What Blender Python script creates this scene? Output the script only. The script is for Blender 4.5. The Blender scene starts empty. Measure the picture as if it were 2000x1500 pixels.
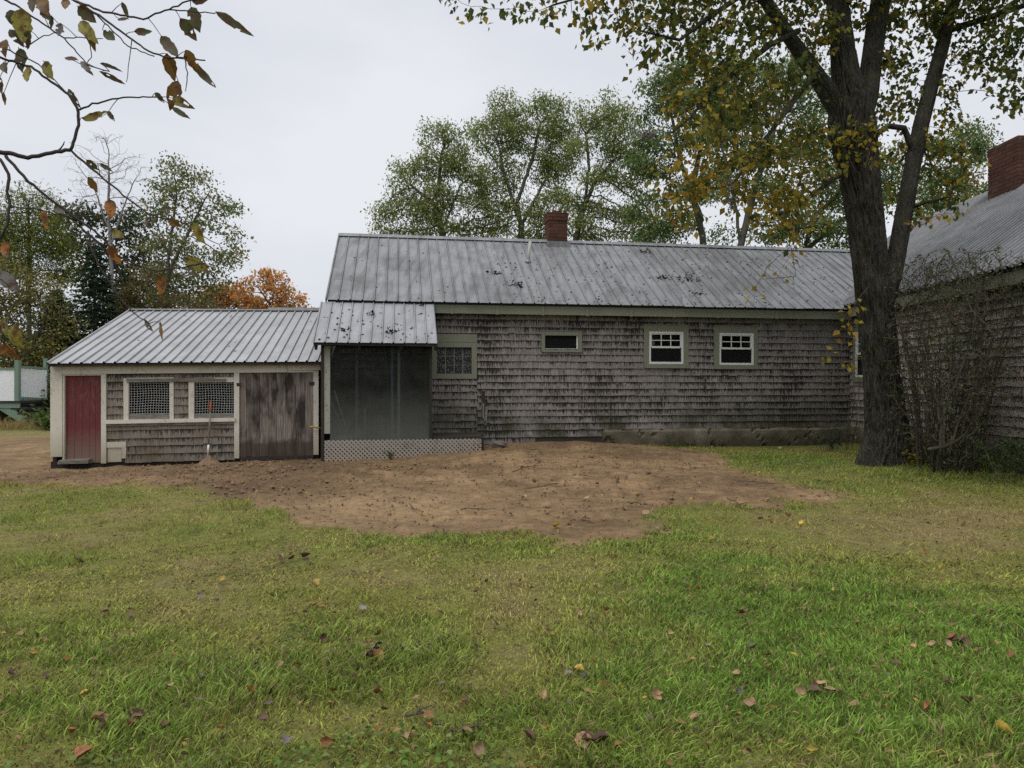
import bpy, math, random
import numpy as np
from mathutils import Vector, Matrix
from bpy.types import NodeSocket

random.seed(11)
rng = np.random.default_rng(11)
R = math.radians
sc = bpy.context.scene
col = sc.collection

# ------------------------------------------------------------------ camera, sky, sun, exposure
EYE = 1.55
FPX = 1384.0                       # focal length in pixels of a 2000 px wide frame
cam_data = bpy.data.cameras.new('camera')
cam_data.sensor_width = 36.0
cam_data.lens = 36.0 * FPX / 2000.0
cam_data.clip_start = 0.05
cam_data.clip_end = 3000
cam = bpy.data.objects.new('camera', cam_data)
cam.location = (0, 0, EYE)
cam.rotation_euler = (R(90), 0, 0)
col.objects.link(cam)
sc.camera = cam

SUN_EL, SUN_AZ = R(68), R(-140)      # azimuth measured from +Y towards +X
w = bpy.data.worlds.new('World'); sc.world = w; w.use_nodes = True
nt = w.node_tree; nt.nodes.clear()
wo = nt.nodes.new('ShaderNodeOutputWorld'); bg = nt.nodes.new('ShaderNodeBackground')
sky = nt.nodes.new('ShaderNodeTexSky'); sky.sky_type = 'NISHITA'; sky.sun_disc = False
sky.sun_elevation = SUN_EL; sky.sun_rotation = SUN_AZ
sky.air_density = 1.0; sky.dust_density = 3.0
tc = nt.nodes.new('ShaderNodeTexCoord')
mp = nt.nodes.new('ShaderNodeMapping'); mp.inputs['Scale'].default_value = (1.0, 1.0, 2.2)
nz = nt.nodes.new('ShaderNodeTexNoise'); nz.inputs['Scale'].default_value = 1.7
nz.inputs['Detail'].default_value = 5; nz.inputs['Roughness'].default_value = 0.5
cr = nt.nodes.new('ShaderNodeValToRGB')
cr.color_ramp.elements[0].position = 0.30; cr.color_ramp.elements[0].color = (4.0, 4.22, 4.75, 1)
cr.color_ramp.elements[1].position = 0.68; cr.color_ramp.elements[1].color = (5.45, 5.55, 5.8, 1)
mx = nt.nodes.new('ShaderNodeMix'); mx.data_type = 'RGBA'; mx.inputs[0].default_value = 0.95
nt.links.new(tc.outputs['Generated'], mp.inputs[0]); nt.links.new(mp.outputs[0], nz.inputs[0])
nt.links.new(nz.outputs[0], cr.inputs[0])
nt.links.new(sky.outputs[0], mx.inputs[6]); nt.links.new(cr.outputs[0], mx.inputs[7])
nt.links.new(mx.outputs[2], bg.inputs[0]); bg.inputs[1].default_value = 0.1
nt.links.new(bg.outputs[0], wo.inputs[0])

sun_d = bpy.data.lights.new('sun', 'SUN'); sun_d.energy = 1.5; sun_d.angle = R(60); sun_d.color = (1, 0.97, 0.92)
sun = bpy.data.objects.new('sun', sun_d); col.objects.link(sun)
sdir = Vector((math.sin(SUN_AZ) * math.cos(SUN_EL), math.cos(SUN_AZ) * math.cos(SUN_EL), math.sin(SUN_EL)))
sun.rotation_euler = sdir.to_track_quat('Z', 'Y').to_euler()
sun.location = (0, 0, 30)
vs = sc.view_settings
vs.view_transform = 'Standard'; vs.look = 'None'; vs.exposure = 0.62; vs.gamma = 1.0; vs.use_curve_mapping = False
sc.cycles.use_denoising = False
sc.cycles.max_bounces = 6; sc.cycles.transparent_max_bounces = 12
sc.cycles.diffuse_bounces = 3

# ------------------------------------------------------------------ helpers: numbers
def at(px, py, Y):
    """world point whose bearing is that of a spot on the 2000x1500 photograph, at depth Y"""
    return np.array([(px - 1000) / FPX * Y, Y, EYE - (py - 750) / FPX * Y])

def _h(ix, iy, iz, seed):
    with np.errstate(over='ignore'):
        n = (ix.astype(np.int64) * 374761393 + iy.astype(np.int64) * 668265263 + iz.astype(np.int64) * 2147483647 + seed * 1274126177) & 0x7fffffff
        n = ((n ^ (n >> 13)) * 1274126177) & 0x7fffffff
        n = ((n ^ (n >> 16)) * 668265263) & 0x7fffffff
    return ((n ^ (n >> 15)) & 0xffff) / 65535.0

def vnoise(x, y, z=0.0, seed=0):
    x = np.asarray(x, float); y = np.asarray(y, float); z = np.asarray(z, float) + 0 * x
    ix = np.floor(x); iy = np.floor(y); iz = np.floor(z)
    fx, fy, fz = x - ix, y - iy, z - iz
    fx, fy, fz = [f * f * (3 - 2 * f) for f in (fx, fy, fz)]
    def c(a, b, d): return _h(ix + a, iy + b, iz + d, seed)
    def l(a, b, t): return a + (b - a) * t
    z0 = l(l(c(0,0,0), c(1,0,0), fx), l(c(0,1,0), c(1,1,0), fx), fy)
    z1 = l(l(c(0,0,1), c(1,0,1), fx), l(c(0,1,1), c(1,1,1), fx), fy)
    return l(z0, z1, fz) * 2 - 1

def fbm(x, y, z=0.0, oct=4, seed=0):
    s, a, f = 0, 1.0, 1.0
    for k in range(oct):
        s = s + a * vnoise(np.asarray(x) * f, np.asarray(y) * f, np.asarray(z) * f, seed + k); a *= .5; f *= 2.03
    return s / 1.9

def sstep(a, b, x):
    t = np.clip((np.asarray(x, float) - a) / (b - a), 0, 1)
    return t * t * (3 - 2 * t)

def norm(v):
    return v / np.maximum(np.linalg.norm(v, axis=-1, keepdims=True), 1e-9)

# ------------------------------------------------------------------ helpers: objects
def setp(o, label=None, cat=None, group=None, kind=None):
    if label: o['label'] = label
    if cat: o['category'] = cat
    if group: o['group'] = group
    if kind: o['kind'] = kind
    return o

def link(name, data, parent=None, **kw):
    o = bpy.data.objects.new(name, data); col.objects.link(o)
    if parent is not None:
        o.parent = parent
        if parent.parent is None and parent.type == 'EMPTY':
            o.matrix_parent_inverse = Matrix.Translation(-Vector(parent.location))
    return setp(o, **kw)

def thing(name, loc, label, cat, group=None):
    o = bpy.data.objects.new(name, None); o.empty_display_size = .2; o.location = Vector([float(c) for c in loc]); col.objects.link(o)
    return setp(o, label, cat, group)

def part_empty(name, parent):
    return link(name, None, parent)

def mesh_np(name, V, F, mat, smooth=False, fcol=None, tone=None, pattr=None):
    """mesh from arrays; F is a list of (m,k) index arrays"""
    if not isinstance(F, (list, tuple)): F = [F]
    F = [np.asarray(f, np.int32) for f in F if len(f)]
    me = bpy.data.meshes.new(name)
    V = np.asarray(V, np.float32)
    me.vertices.add(len(V)); me.vertices.foreach_set('co', V.ravel())
    idx = np.concatenate([f.ravel() for f in F]); cnt = np.concatenate([np.full(len(f), f.shape[1], np.int32) for f in F])
    me.loops.add(len(idx)); me.loops.foreach_set('vertex_index', idx)
    me.polygons.add(len(cnt)); st = np.zeros(len(cnt), np.int32); st[1:] = np.cumsum(cnt)[:-1]
    me.polygons.foreach_set('loop_start', st)
    me.polygons.foreach_set('use_smooth', np.full(len(cnt), bool(smooth)))
    if fcol is not None:
        a = me.attributes.new('Col', 'FLOAT_COLOR', 'FACE')
        c4 = np.ones((len(cnt), 4), np.float32); c4[:, :3] = fcol; a.data.foreach_set('color', c4.ravel())
    if tone is not None:
        a = me.attributes.new('tone', 'FLOAT', 'FACE'); a.data.foreach_set('value', np.asarray(tone, np.float32))
    if pattr:
        for k, v in pattr.items():
            v = np.asarray(v, np.float32)
            if v.ndim == 2:
                a = me.attributes.new(k, 'FLOAT_COLOR', 'POINT'); c4 = np.ones((len(V), 4), np.float32); c4[:, :3] = v
                a.data.foreach_set('color', c4.ravel())
            else:
                a = me.attributes.new(k, 'FLOAT', 'POINT'); a.data.foreach_set('value', v)
    me.update(calc_edges=True); me.validate()
    if mat: me.materials.append(mat)
    return me

class Frame:
    """a vertical plane: u along the wall, v into the building, z up; sl = sag per metre"""
    def __init__(s, o, U, V, sl=0.0):
        s.o = np.array(o, float); s.U = np.array(U, float); s.V = np.array(V, float); s.sl = sl
    def P(s, u, v, z):
        q = s.o + s.U * u + s.V * v
        return (q[0], q[1], z + s.sl * u)
    def uz(s, px, py, v=0.0):
        """(u, z) on the plane at offset v seen at a spot of the photograph"""
        k = (px - 1000) / FPX
        o = s.o + s.V * v
        u = (k * o[1] - o[0]) / (s.U[0] - k * s.U[1])
        Y = o[1] + u * s.U[1]
        return u, EYE - (py - 750) / FPX * Y - s.sl * u

class MB:
    def __init__(s): s.V = []; s.F = []; s.T = []
    def add(s, vs, fs, tone=None):
        b = len(s.V); s.V += [tuple(v) for v in vs]; s.F += [tuple(b + i for i in f) for f in fs]
        t = random.random() if tone is None else tone
        s.T += [t] * len(fs); return s
    BF = [(0,3,2,1),(4,5,6,7),(0,1,5,4),(1,2,6,5),(2,3,7,6),(3,0,4,7)]
    def hexa(s, p, tone=None): return s.add(p, s.BF, tone)
    def box(s, F, u0, u1, v0, v1, z0, z1, j=0.0, tone=None):
        p = []
        for z in (z0, z1):
            for (u, v) in ((u0, v0), (u1, v0), (u1, v1), (u0, v1)):
                p.append(F.P(u + random.uniform(-j, j), v + random.uniform(-j, j) * .5, z + random.uniform(-j, j)))
        return s.hexa(p, tone)
    def bar(s, a, b, w, t, up=(0, 0, 1), tone=None):
        """a straight bar from a to b, width w along side, thickness t along up"""
        a = np.array(a, float); b = np.array(b, float); d = norm(b - a); sd = norm(np.cross(d, np.array(up, float))); n = np.cross(sd, d)
        p = []
        for q in (a, b):
            for (x, y) in ((-1, -1), (1, -1), (1, 1), (-1, 1)): p.append(q + sd * x * w / 2 + n * y * t / 2)
        return s.add(p, [(0,1,2,3),(7,6,5,4),(0,4,5,1),(1,5,6,2),(2,6,7,3),(3,7,4,0)], tone)
    def tube(s, pts, rad, n=6, tone=None):
        pts = np.array(pts, float); m = len(pts)
        rad = np.full(m, rad) if np.isscalar(rad) else np.array(rad, float)
        tg = norm(np.gradient(pts, axis=0)); ref = np.array([0.31, 0.2, 0.93]);
        if abs(np.dot(tg[0], norm(ref))) > .9: ref = np.array([1, .1, 0.])
        a = norm(np.cross(tg, ref)); b = np.cross(tg, a)
        th = np.arange(n) * 2 * math.pi / n
        ring = pts[:, None] + rad[:, None, None] * (np.cos(th)[None, :, None] * a[:, None] + np.sin(th)[None, :, None] * b[:, None])
        fs = [(i * n + k, i * n + (k + 1) % n, (i + 1) * n + (k + 1) % n, (i + 1) * n + k) for i in range(m - 1) for k in range(n)]
        fs += [tuple(range(n))[::-1], tuple((m - 1) * n + k for k in range(n))]
        return s.add(ring.reshape(-1, 3), fs, tone)
    def build(s, name, mat, parent=None, smooth=False, **kw):
        me = bpy.data.meshes.new(name); me.from_pydata(s.V, [], s.F)
        a = me.attributes.new('tone', 'FLOAT', 'FACE'); a.data.foreach_set('value', np.array(s.T, np.float32))
        if smooth: me.polygons.foreach_set('use_smooth', np.ones(len(s.F), bool))
        me.update(); me.materials.append(mat)
        return link(name, me, parent, **kw)

# ------------------------------------------------------------------ materials
def nd(nt, t, ins=None, **kw):
    n = nt.nodes.new(t)
    for k, v in kw.items(): setattr(n, k, v)
    for k, v in (ins or {}).items():
        s = n.inputs[k]
        if isinstance(v, NodeSocket): nt.links.new(v, s)
        else: s.default_value = v
    return n
def mat(name):
    m = bpy.data.materials.new(name); m.use_nodes = True; t = m.node_tree; t.nodes.clear()
    return m, t
def fin(t, shader):
    o = nd(t, 'ShaderNodeOutputMaterial'); t.links.new(shader, o.inputs[0])
def c4(c): return (c[0], c[1], c[2], 1)
def mixc(t, f, a, b, blend='MIX'):
    n = t.nodes.new('ShaderNodeMix'); n.data_type = 'RGBA'; n.blend_type = blend; n.clamp_factor = True
    for i, v in ((0, f), (6, a), (7, b)):
        if isinstance(v, NodeSocket): t.links.new(v, n.inputs[i])
        else: n.inputs[i].default_value = v if i == 0 else c4(v)
    return n.outputs[2]
def ramp(t, f, pts):
    n = t.nodes.new('ShaderNodeValToRGB'); e = n.color_ramp.elements
    while len(e) < len(pts): e.new(0.5)
    for x, (p, c) in zip(e, pts): x.position = p; x.color = c4(c) if not np.isscalar(c) else (c, c, c, 1)
    t.links.new(f, n.inputs[0]); return n.outputs[0]
def noise(t, scale, detail=4, rough=.55, vec=None, stretch=None, dist=0.0):
    if vec is None: vec = nd(t, 'ShaderNodeNewGeometry').outputs['Position']
    if stretch: vec = nd(t, 'ShaderNodeMapping', {'Vector': vec, 'Scale': stretch}).outputs[0]
    return nd(t, 'ShaderNodeTexNoise', {'Vector': vec, 'Scale': scale, 'Detail': detail, 'Roughness': rough, 'Distortion': dist}).outputs[0]
def math_(t, op, a, b=0.5, clamp=False):
    n = t.nodes.new('ShaderNodeMath'); n.operation = op; n.use_clamp = clamp
    for i, v in ((0, a), (1, b)):
        if isinstance(v, NodeSocket): t.links.new(v, n.inputs[i])
        else: n.inputs[i].default_value = v
    return n.outputs[0]
def attr(t, name, out='Fac'): return nd(t, 'ShaderNodeAttribute', attribute_name=name).outputs[out]
def bump(t, h, strength=.3, dist=.01): return nd(t, 'ShaderNodeBump', {'Height': h, 'Strength': strength, 'Distance': dist}).outputs[0]
def pbsdf(t, base, rough=.8, metal=0.0, nrm=None, spec=.3):
    ins = {'Base Color': base if isinstance(base, NodeSocket) else c4(base), 'Roughness': rough, 'Metallic': metal, 'Specular IOR Level': spec}
    if nrm is not None: ins['Normal'] = nrm
    return nd(t, 'ShaderNodeBsdfPrincipled', ins).outputs[0]
def zpos(t):
    return nd(t, 'ShaderNodeSeparateXYZ', {0: nd(t, 'ShaderNodeNewGeometry').outputs['Position']}).outputs[2]

def m_shingle(name, light, mid, dark, moss=.6, moss_z=(.6, 1.15), brown=0.0):
    m, t = mat(name)
    tone = attr(t, 'tone')
    st = noise(t, 1.0, 5, .62, stretch=(70, 70, 4.5))
    st2 = noise(t, 1.0, 3, .6, stretch=(55, 55, 3.2))
    big = noise(t, 1.3, 3, .5)
    c = ramp(t, st, [(.36, mid), (.52, tuple(.5 * (a + b) for a, b in zip(mid, light))), (.70, light)])
    c = mixc(t, math_(t, 'MULTIPLY', tone, .35), c, tuple(x * .6 for x in mid))
    s = math_(t, 'ADD', st2, math_(t, 'MULTIPLY', math_(t, 'SUBTRACT', attr(t, 'hgt'), .5), .27))
    s = math_(t, 'ADD', s, math_(t, 'MULTIPLY', math_(t, 'SUBTRACT', big, .5), .62))
    s = math_(t, 'ADD', s, math_(t, 'MULTIPLY', math_(t, 'SUBTRACT', tone, .5), .06))
    c = mixc(t, ramp(t, s, [(.50, 0.0), (.60, .92)]), c, dark)
    if brown: c = mixc(t, math_(t, 'MULTIPLY', ramp(t, noise(t, 2.2, 3), [(.45, 0.), (.7, 1.)]), brown), c, (.13, .085, .05))
    z = zpos(t)
    mz = nd(t, 'ShaderNodeMapRange', {0: z, 1: moss_z[1], 2: moss_z[0], 3: 0.0, 4: 1.0}).outputs[0]
    g = math_(t, 'MULTIPLY', mz, ramp(t, noise(t, 1.6, 4, .6), [(.38, 0.0), (.62, 1.0)]))
    c = mixc(t, math_(t, 'MULTIPLY', g, moss), c, (.036, .040, .016))
    fin(t, pbsdf(t, c, .85, nrm=bump(t, st, .3, .003), spec=.2)); return m

def m_wood(name, cols, stretch=(60, 60, 3), stain=None, stain_amt=.7, low=None, rough=.8, low_z=(.3, .75)):
    m, t = mat(name)
    rnd = nd(t, 'ShaderNodeObjectInfo').outputs['Random']
    pos = nd(t, 'ShaderNodeNewGeometry').outputs['Position']
    off = nd(t, 'ShaderNodeCombineXYZ', {2: math_(t, 'MULTIPLY', rnd, 17.0)}).outputs[0]
    pv = nd(t, 'ShaderNodeVectorMath', {0: pos, 1: off}, operation='ADD').outputs[0]
    g = noise(t, 1.0, 6, .6, vec=pv, stretch=stretch)
    c = ramp(t, g, [(.3, cols[0]), (.5, cols[1]), (.72, cols[2])])
    c = mixc(t, math_(t, 'MULTIPLY', rnd, .45), c, tuple(x * .5 for x in cols[1]))
    if stain:
        sn = noise(t, 1.0, 4, .6, vec=pv, stretch=(4, 4, 1.5))
        c = mixc(t, math_(t, 'MULTIPLY', ramp(t, sn, [(.44, 0.), (.62, 1.)]), stain_amt), c, stain)
    if low:
        z = zpos(t); n = noise(t, 6.0, 4, .6)
        f = nd(t, 'ShaderNodeMapRange', {0: math_(t, 'ADD', z, math_(t, 'MULTIPLY', n, .25)), 1: low_z[0] + .22, 2: low_z[1] + .12, 3: 1.0, 4: 0.0}).outputs[0]
        c = mixc(t, math_(t, 'MULTIPLY', f, .8), c, low)
    fin(t, pbsdf(t, c, rough, nrm=bump(t, g, .35, .004), spec=.2)); return m

def m_paint(name, base, wear, amt=.35, low=None, low_z=(.25, .8), stretch=(9, 9, 5), rough=.6, dirt=.25):
    m, t = mat(name)
    n1 = noise(t, 1.0, 6, .65, stretch=tuple(s * 3 for s in stretch))
    n2 = noise(t, 1.0, 4, .55, stretch=tuple(s * .35 for s in stretch))
    c = mixc(t, math_(t, 'MULTIPLY', n2, dirt * 1.6), base, tuple(x * .45 for x in base))
    chip = ramp(t, math_(t, 'ADD', n1, math_(t, 'MULTIPLY', math_(t, 'SUBTRACT', n2, .5), .5)), [(.60 - .12 * amt, 0.), (.66 - .08 * amt, 1.)])
    c = mixc(t, math_(t, 'MULTIPLY', chip, min(1, amt * 1.6)), c, wear)
    if low:
        z = zpos(t)
        f = nd(t, 'ShaderNodeMapRange', {0: math_(t, 'ADD', z, math_(t, 'MULTIPLY', n1, .35)), 1: low_z[0] + .2, 2: low_z[1] + .2, 3: 1.0, 4: 0.0}).outputs[0]
        c = mixc(t, math_(t, 'MULTIPLY', f, .75), c, low)
    fin(t, pbsdf(t, c, rough, nrm=bump(t, n1, .25, .003), spec=.3)); return m

def m_metal(name, base, dark, rough=.42, stain=.3, metal=.75, rib_shade=.7):
    m, t = mat(name)
    rnd = nd(t, 'ShaderNodeObjectInfo').outputs['Random']
    n1 = noise(t, 2.2, 5, .62)
    n2 = noise(t, 14.0, 4, .6)
    n3 = noise(t, 1.0, 4, .6, stretch=(9, 1.2, 1.2))
    c = mixc(t, ramp(t, n1, [(.35, 0.), (.7, 1.)]), base, tuple(x * .8 for x in base))
    c = mixc(t, math_(t, 'MULTIPLY', rnd, .25), c, tuple(x * .8 for x in base))
    c = mixc(t, math_(t, 'MULTIPLY', ramp(t, n3, [(.45, 0.), (.75, 1.)]), stain), c, dark)
    c = mixc(t, math_(t, 'MULTIPLY', ramp(t, n2, [(.58, 0.), (.75, 1.)]), stain), c, dark)
    c = mixc(t, math_(t, 'MULTIPLY', ramp(t, noise(t, .55, 5, .65), [(.47, 0.), (.68, 1.)]), stain * .75), c, dark)
    c = mixc(t, math_(t, 'MULTIPLY', attr(t, 'rib_shade'), rib_shade), c, tuple(x * .45 for x in dark))  # shade of the ribs painted into the colour for stronger rib contrast
    r = math_(t, 'ADD', math_(t, 'MULTIPLY', n1, .3), rough - .12)
    wav = noise(t, 1.0, 2, .5, stretch=(3.0, 1.5, 1.5))
    fin(t, pbsdf(t, c, r, metal, nrm=bump(t, wav, .15, .02))); return m

def m_leaf(name, rough=.5, trans=.4, spec=.12):
    m, t = mat(name)
    c = attr(t, 'Col', 'Color')
    d = pbsdf(t, c, rough, spec=spec)
    tr = nd(t, 'ShaderNodeBsdfTranslucent', {'Color': mixc(t, .5, c, (.30, .26, .03), 'ADD') if False else c}).outputs[0]
    mxs = nd(t, 'ShaderNodeMixShader', {0: trans, 1: d, 2: tr}); fin(t, mxs.outputs[0]); return m

def m_bark(name, a, b, scale=(26, 26, 5), moss=0.0, bumpd=.02):
    m, t = mat(name)
    n = noise(t, 1.0, 6, .65, stretch=scale, dist=1.1)
    c = ramp(t, n, [(.32, a), (.66, b)])
    big = noise(t, 3.0, 3, .5)
    c = mixc(t, math_(t, 'MULTIPLY', ramp(t, big, [(.4, 0.), (.65, 1.)]), .35), c, tuple(x * 1.5 for x in b))
    if moss: c = mixc(t, math_(t, 'MULTIPLY', ramp(t, noise(t, 4.5, 4), [(.5, 0.), (.7, 1.)]), moss), c, (.06, .065, .025))
    fin(t, pbsdf(t, c, .9, nrm=bump(t, n, .8, bumpd), spec=.15)); return m

def m_plain(name, c, rough=.7, metal=0.0, var=.25, scale=12.0, spec=.3):
    m, t = mat(name)
    n = noise(t, scale, 4)
    cc = mixc(t, math_(t, 'MULTIPLY', n, var * 2), c, tuple(x * .45 for x in c))
    fin(t, pbsdf(t, cc, rough, metal, nrm=bump(t, n, .2, .003), spec=spec)); return m

MAT = {}
MAT['shingle'] = m_shingle('weathered_cedar_shingle', (.35, .322, .302), (.160, .144, .132), (.018, .015, .014), .92, (.55, 1.5))
MAT['shingle_wing'] = m_shingle('weathered_cedar_shingle_wing', (.52, .465, .42), (.29, .25, .215), (.045, .038, .032), .35, (.6, 1.2), brown=.35)
MAT['shingle_shed'] = m_shingle('weathered_cedar_shingle_shed', (.31, .28, .24), (.16, .137, .112), (.035, .027, .02), .45, (.25, .7), brown=.6)
MAT['wall'] = m_plain('dark_sheathing', (.05, .042, .036), .9)
MAT['plank'] = m_wood('grey_barn_plank', ((.085, .066, .054), (.20, .165, .14), (.34, .30, .26)), stain=(.024, .019, .017), stain_amt=.9, low=(.055, .038, .026), low_z=(.42, .62))
MAT['oldboard'] = m_wood('old_grey_board', ((.09, .08, .07), (.2, .18, .155), (.34, .31, .27)), stretch=(4, 40, 50))
MAT['darkwood'] = m_wood('dark_wood', ((.02, .017, .014), (.04, .034, .028), (.07, .06, .05)))
MAT['white'] = m_paint('worn_cream_paint', (.66, .615, .53), (.30, .26, .20), .30, low=(.24, .21, .11), low_z=(.15, .75))
MAT['whitewin'] = m_paint('white_vinyl', (.74, .74, .72), (.5, .5, .48), .05, dirt=.12, rough=.45)
MAT['green'] = m_paint('sage_green_paint', (.225, .235, .172), (.10, .10, .075), .15, dirt=.25)
MAT['red'] = m_paint('faded_red_paint', (.15, .032, .034), (.24, .17, .15), .14, low=(.20, .165, .12), low_z=(.2, .80), stretch=(12, 12, 3))
MAT['porchpost'] = m_paint('porch_post_paint', (.36, .36, .30), (.16, .14, .11), .4, low=(.15, .15, .09))
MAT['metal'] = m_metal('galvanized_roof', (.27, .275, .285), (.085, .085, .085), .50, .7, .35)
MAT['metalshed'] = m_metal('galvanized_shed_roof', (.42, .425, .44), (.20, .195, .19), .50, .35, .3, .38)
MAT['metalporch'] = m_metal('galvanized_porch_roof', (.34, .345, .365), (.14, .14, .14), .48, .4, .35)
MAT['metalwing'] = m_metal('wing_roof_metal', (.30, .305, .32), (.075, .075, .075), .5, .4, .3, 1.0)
MAT['concrete'] = None
m, t = mat('old_foundation'); n1 = noise(t, 2.5, 6, .65); n2 = noise(t, 22, 5)
c = ramp(t, n1, [(.3, (.10, .085, .06)), (.55, (.19, .165, .125)), (.75, (.27, .25, .21))])
zz = nd(t, 'ShaderNodeMapRange', {0: math_(t, 'ADD', zpos(t), math_(t, 'MULTIPLY', n1, .5)), 1: .55, 2: .95, 3: 1.0, 4: 0.0}).outputs[0]
c = mixc(t, math_(t, 'MULTIPLY', zz, .8), c, (.055, .05, .026))
fin(t, pbsdf(t, c, .95, nrm=bump(t, n2, .6, .02), spec=.1)); MAT['concrete'] = m
def m_brick(name, a, b):
    m, t = mat(name); rnd = nd(t, 'ShaderNodeObjectInfo').outputs['Random']; n = noise(t, 30, 5, .6)
    c = mixc(t, rnd, a, b); c = mixc(t, math_(t, 'MULTIPLY', n, .6), c, tuple(x * .35 for x in a))
    fin(t, pbsdf(t, c, .9, nrm=bump(t, n, .5, .006), spec=.15)); return m
MAT['brick'] = m_brick('red_brick', (.15, .066, .046), (.075, .038, .03))
MAT['brick_wing'] = m_brick('red_brick_wing', (.155, .074, .052), (.08, .042, .033))
MAT['mortar'] = m_plain('mortar', (.20, .17, .15), .95)
MAT['stone'] = m_plain('stone', (.16, .13, .105), .9, scale=9)
MAT['pipe'] = m_plain('vent_pipe', (.42, .42, .38), .6)
MAT['wire'] = m_plain('wire', (.62, .63, .62), .5, metal=.2)
MAT['rust'] = m_plain('rusty_iron', (.05, .038, .03), .7, metal=.3)
MAT['orange'] = m_plain('orange_grip', (.42, .10, .035), .5)
MAT['steel'] = m_plain('tool_steel', (.30, .30, .30), .45, metal=.6)
MAT['toolshaft'] = m_plain('tool_shaft', (.20, .185, .17), .5)
MAT['yellow'] = m_plain('yellow_plastic', (.62, .38, .03), .5)
MAT['blue'] = m_plain('blue_plastic', (.05, .28, .52), .45)
MAT['bluepost'] = m_plain('pale_blue_post', (.17, .25, .28), .7)
MAT['greydark'] = m_plain('interior_dark', (.05, .05, .048), .9)
MAT['lattice'] = m_paint('lattice_white', (.34, .31, .27), (.18, .15, .115), .45, low=(.34, .27, .20), low_z=(.2, .42))
MAT['decklattice'] = m_plain('deck_lattice_white', (.80, .82, .84), .6, var=.08)
MAT['deckgreen'] = m_paint('deck_green_paint', (.17, .25, .19), (.1, .12, .09), .2)
MAT['twig'] = m_plain('twig', (.10, .075, .055), .85)
MAT['twigdark'] = m_plain('dark_twig', (.045, .036, .032), .8)
MAT['web'] = m_plain('caterpillar_web', (.17, .16, .15), .9)
# window glass
m, t = mat('window_glass')
fr = nd(t, 'ShaderNodeFresnel', {'IOR': 1.5}).outputs[0]
g = nd(t, 'ShaderNodeBsdfGlossy', {'Color': (.8, .85, .9, 1), 'Roughness': .03}).outputs[0]
tr = nd(t, 'ShaderNodeBsdfTransparent', {'Color': (.7, .74, .72, 1)}).outputs[0]
fin(t, nd(t, 'ShaderNodeMixShader', {0: math_(t, 'MULTIPLY', fr, .85), 1: tr, 2: g}).outputs[0]); MAT['glass'] = m
# insect screen, dark
m, t = mat('window_screen')
d = nd(t, 'ShaderNodeBsdfDiffuse', {'Color': (.03, .03, .03, 1)}).outputs[0]
tr = nd(t, 'ShaderNodeBsdfTransparent', {'Color': (.5, .5, .5, 1)}).outputs[0]
fin(t, nd(t, 'ShaderNodeMixShader', {0: .45, 1: tr, 2: d}).outputs[0]); MAT['screen'] = m
# glass block with wavy relief
m, t = mat('glass_block')
n = noise(t, 22.0, 3, .6, dist=2.0)
fin(t, pbsdf(t, mixc(t, ramp(t, n, [(.54, 0.), (.66, 1.)]), (.012, .014, .013), (.20, .21, .20)), .18, nrm=bump(t, n, 1.0, .03), spec=.6)); MAT['block'] = m
# cloudy plastic sheeting
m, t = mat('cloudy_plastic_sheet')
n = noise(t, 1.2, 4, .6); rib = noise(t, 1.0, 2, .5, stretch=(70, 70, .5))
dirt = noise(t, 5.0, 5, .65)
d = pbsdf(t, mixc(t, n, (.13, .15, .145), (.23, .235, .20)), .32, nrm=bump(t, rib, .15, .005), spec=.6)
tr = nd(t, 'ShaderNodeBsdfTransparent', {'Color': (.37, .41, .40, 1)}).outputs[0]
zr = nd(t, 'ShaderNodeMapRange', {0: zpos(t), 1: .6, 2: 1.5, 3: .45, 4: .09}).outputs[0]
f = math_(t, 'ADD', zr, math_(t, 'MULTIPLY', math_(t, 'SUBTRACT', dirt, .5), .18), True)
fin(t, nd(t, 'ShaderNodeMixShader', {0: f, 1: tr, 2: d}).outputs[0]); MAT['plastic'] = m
MAT['leaf'] = m_leaf('leaf', .6, .42)
MAT['leafnear'] = None
m, t = mat('spotted_leaf')
base = attr(t, 'Col', 'Color'); sp = noise(t, 95, 3, .6); sp2 = noise(t, 38, 4, .6)
oi = nd(t, 'ShaderNodeObjectInfo').outputs['Color']
c = mixc(t, ramp(t, sp2, [(.45, 0.), (.60, .9)]), oi, (.11, .045, .015))
c = mixc(t, ramp(t, sp, [(.60, 0.), (.68, .9)]), c, (.03, .018, .010))
d = pbsdf(t, c, .5, spec=.35); tr = nd(t, 'ShaderNodeBsdfTranslucent', {'Color': c}).outputs[0]
fin(t, nd(t, 'ShaderNodeMixShader', {0: .45, 1: d, 2: tr}).outputs[0]); MAT['leafnear'] = m
m, t = mat('fallen_leaf')
oi = nd(t, 'ShaderNodeObjectInfo').outputs['Color']
c = mixc(t, ramp(t, noise(t, 60, 3), [(.45, 0.), (.7, .6)]), oi, (.06, .035, .02))
fin(t, pbsdf(t, c, .6, spec=.3)); MAT['fallen'] = m
MAT['grass'] = m_leaf('grass_blade', .65, .35, .10)
MAT['bark'] = m_bark('maple_bark', (.007, .006, .005), (.082, .076, .062), (30, 30, 8.0), .40, .08)
MAT['barkfar'] = m_bark('far_bark', (.05, .045, .04), (.12, .11, .095), (12, 12, 4), 0)
MAT['barkbare'] = m_bark('pale_bark', (.13, .115, .11), (.25, .23, .225), (12, 12, 4), 0)
MAT['stem'] = m_bark('shrub_stem', (.030, .026, .019), (.095, .083, .062), (40, 40, 9), .4, .004)
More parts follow.
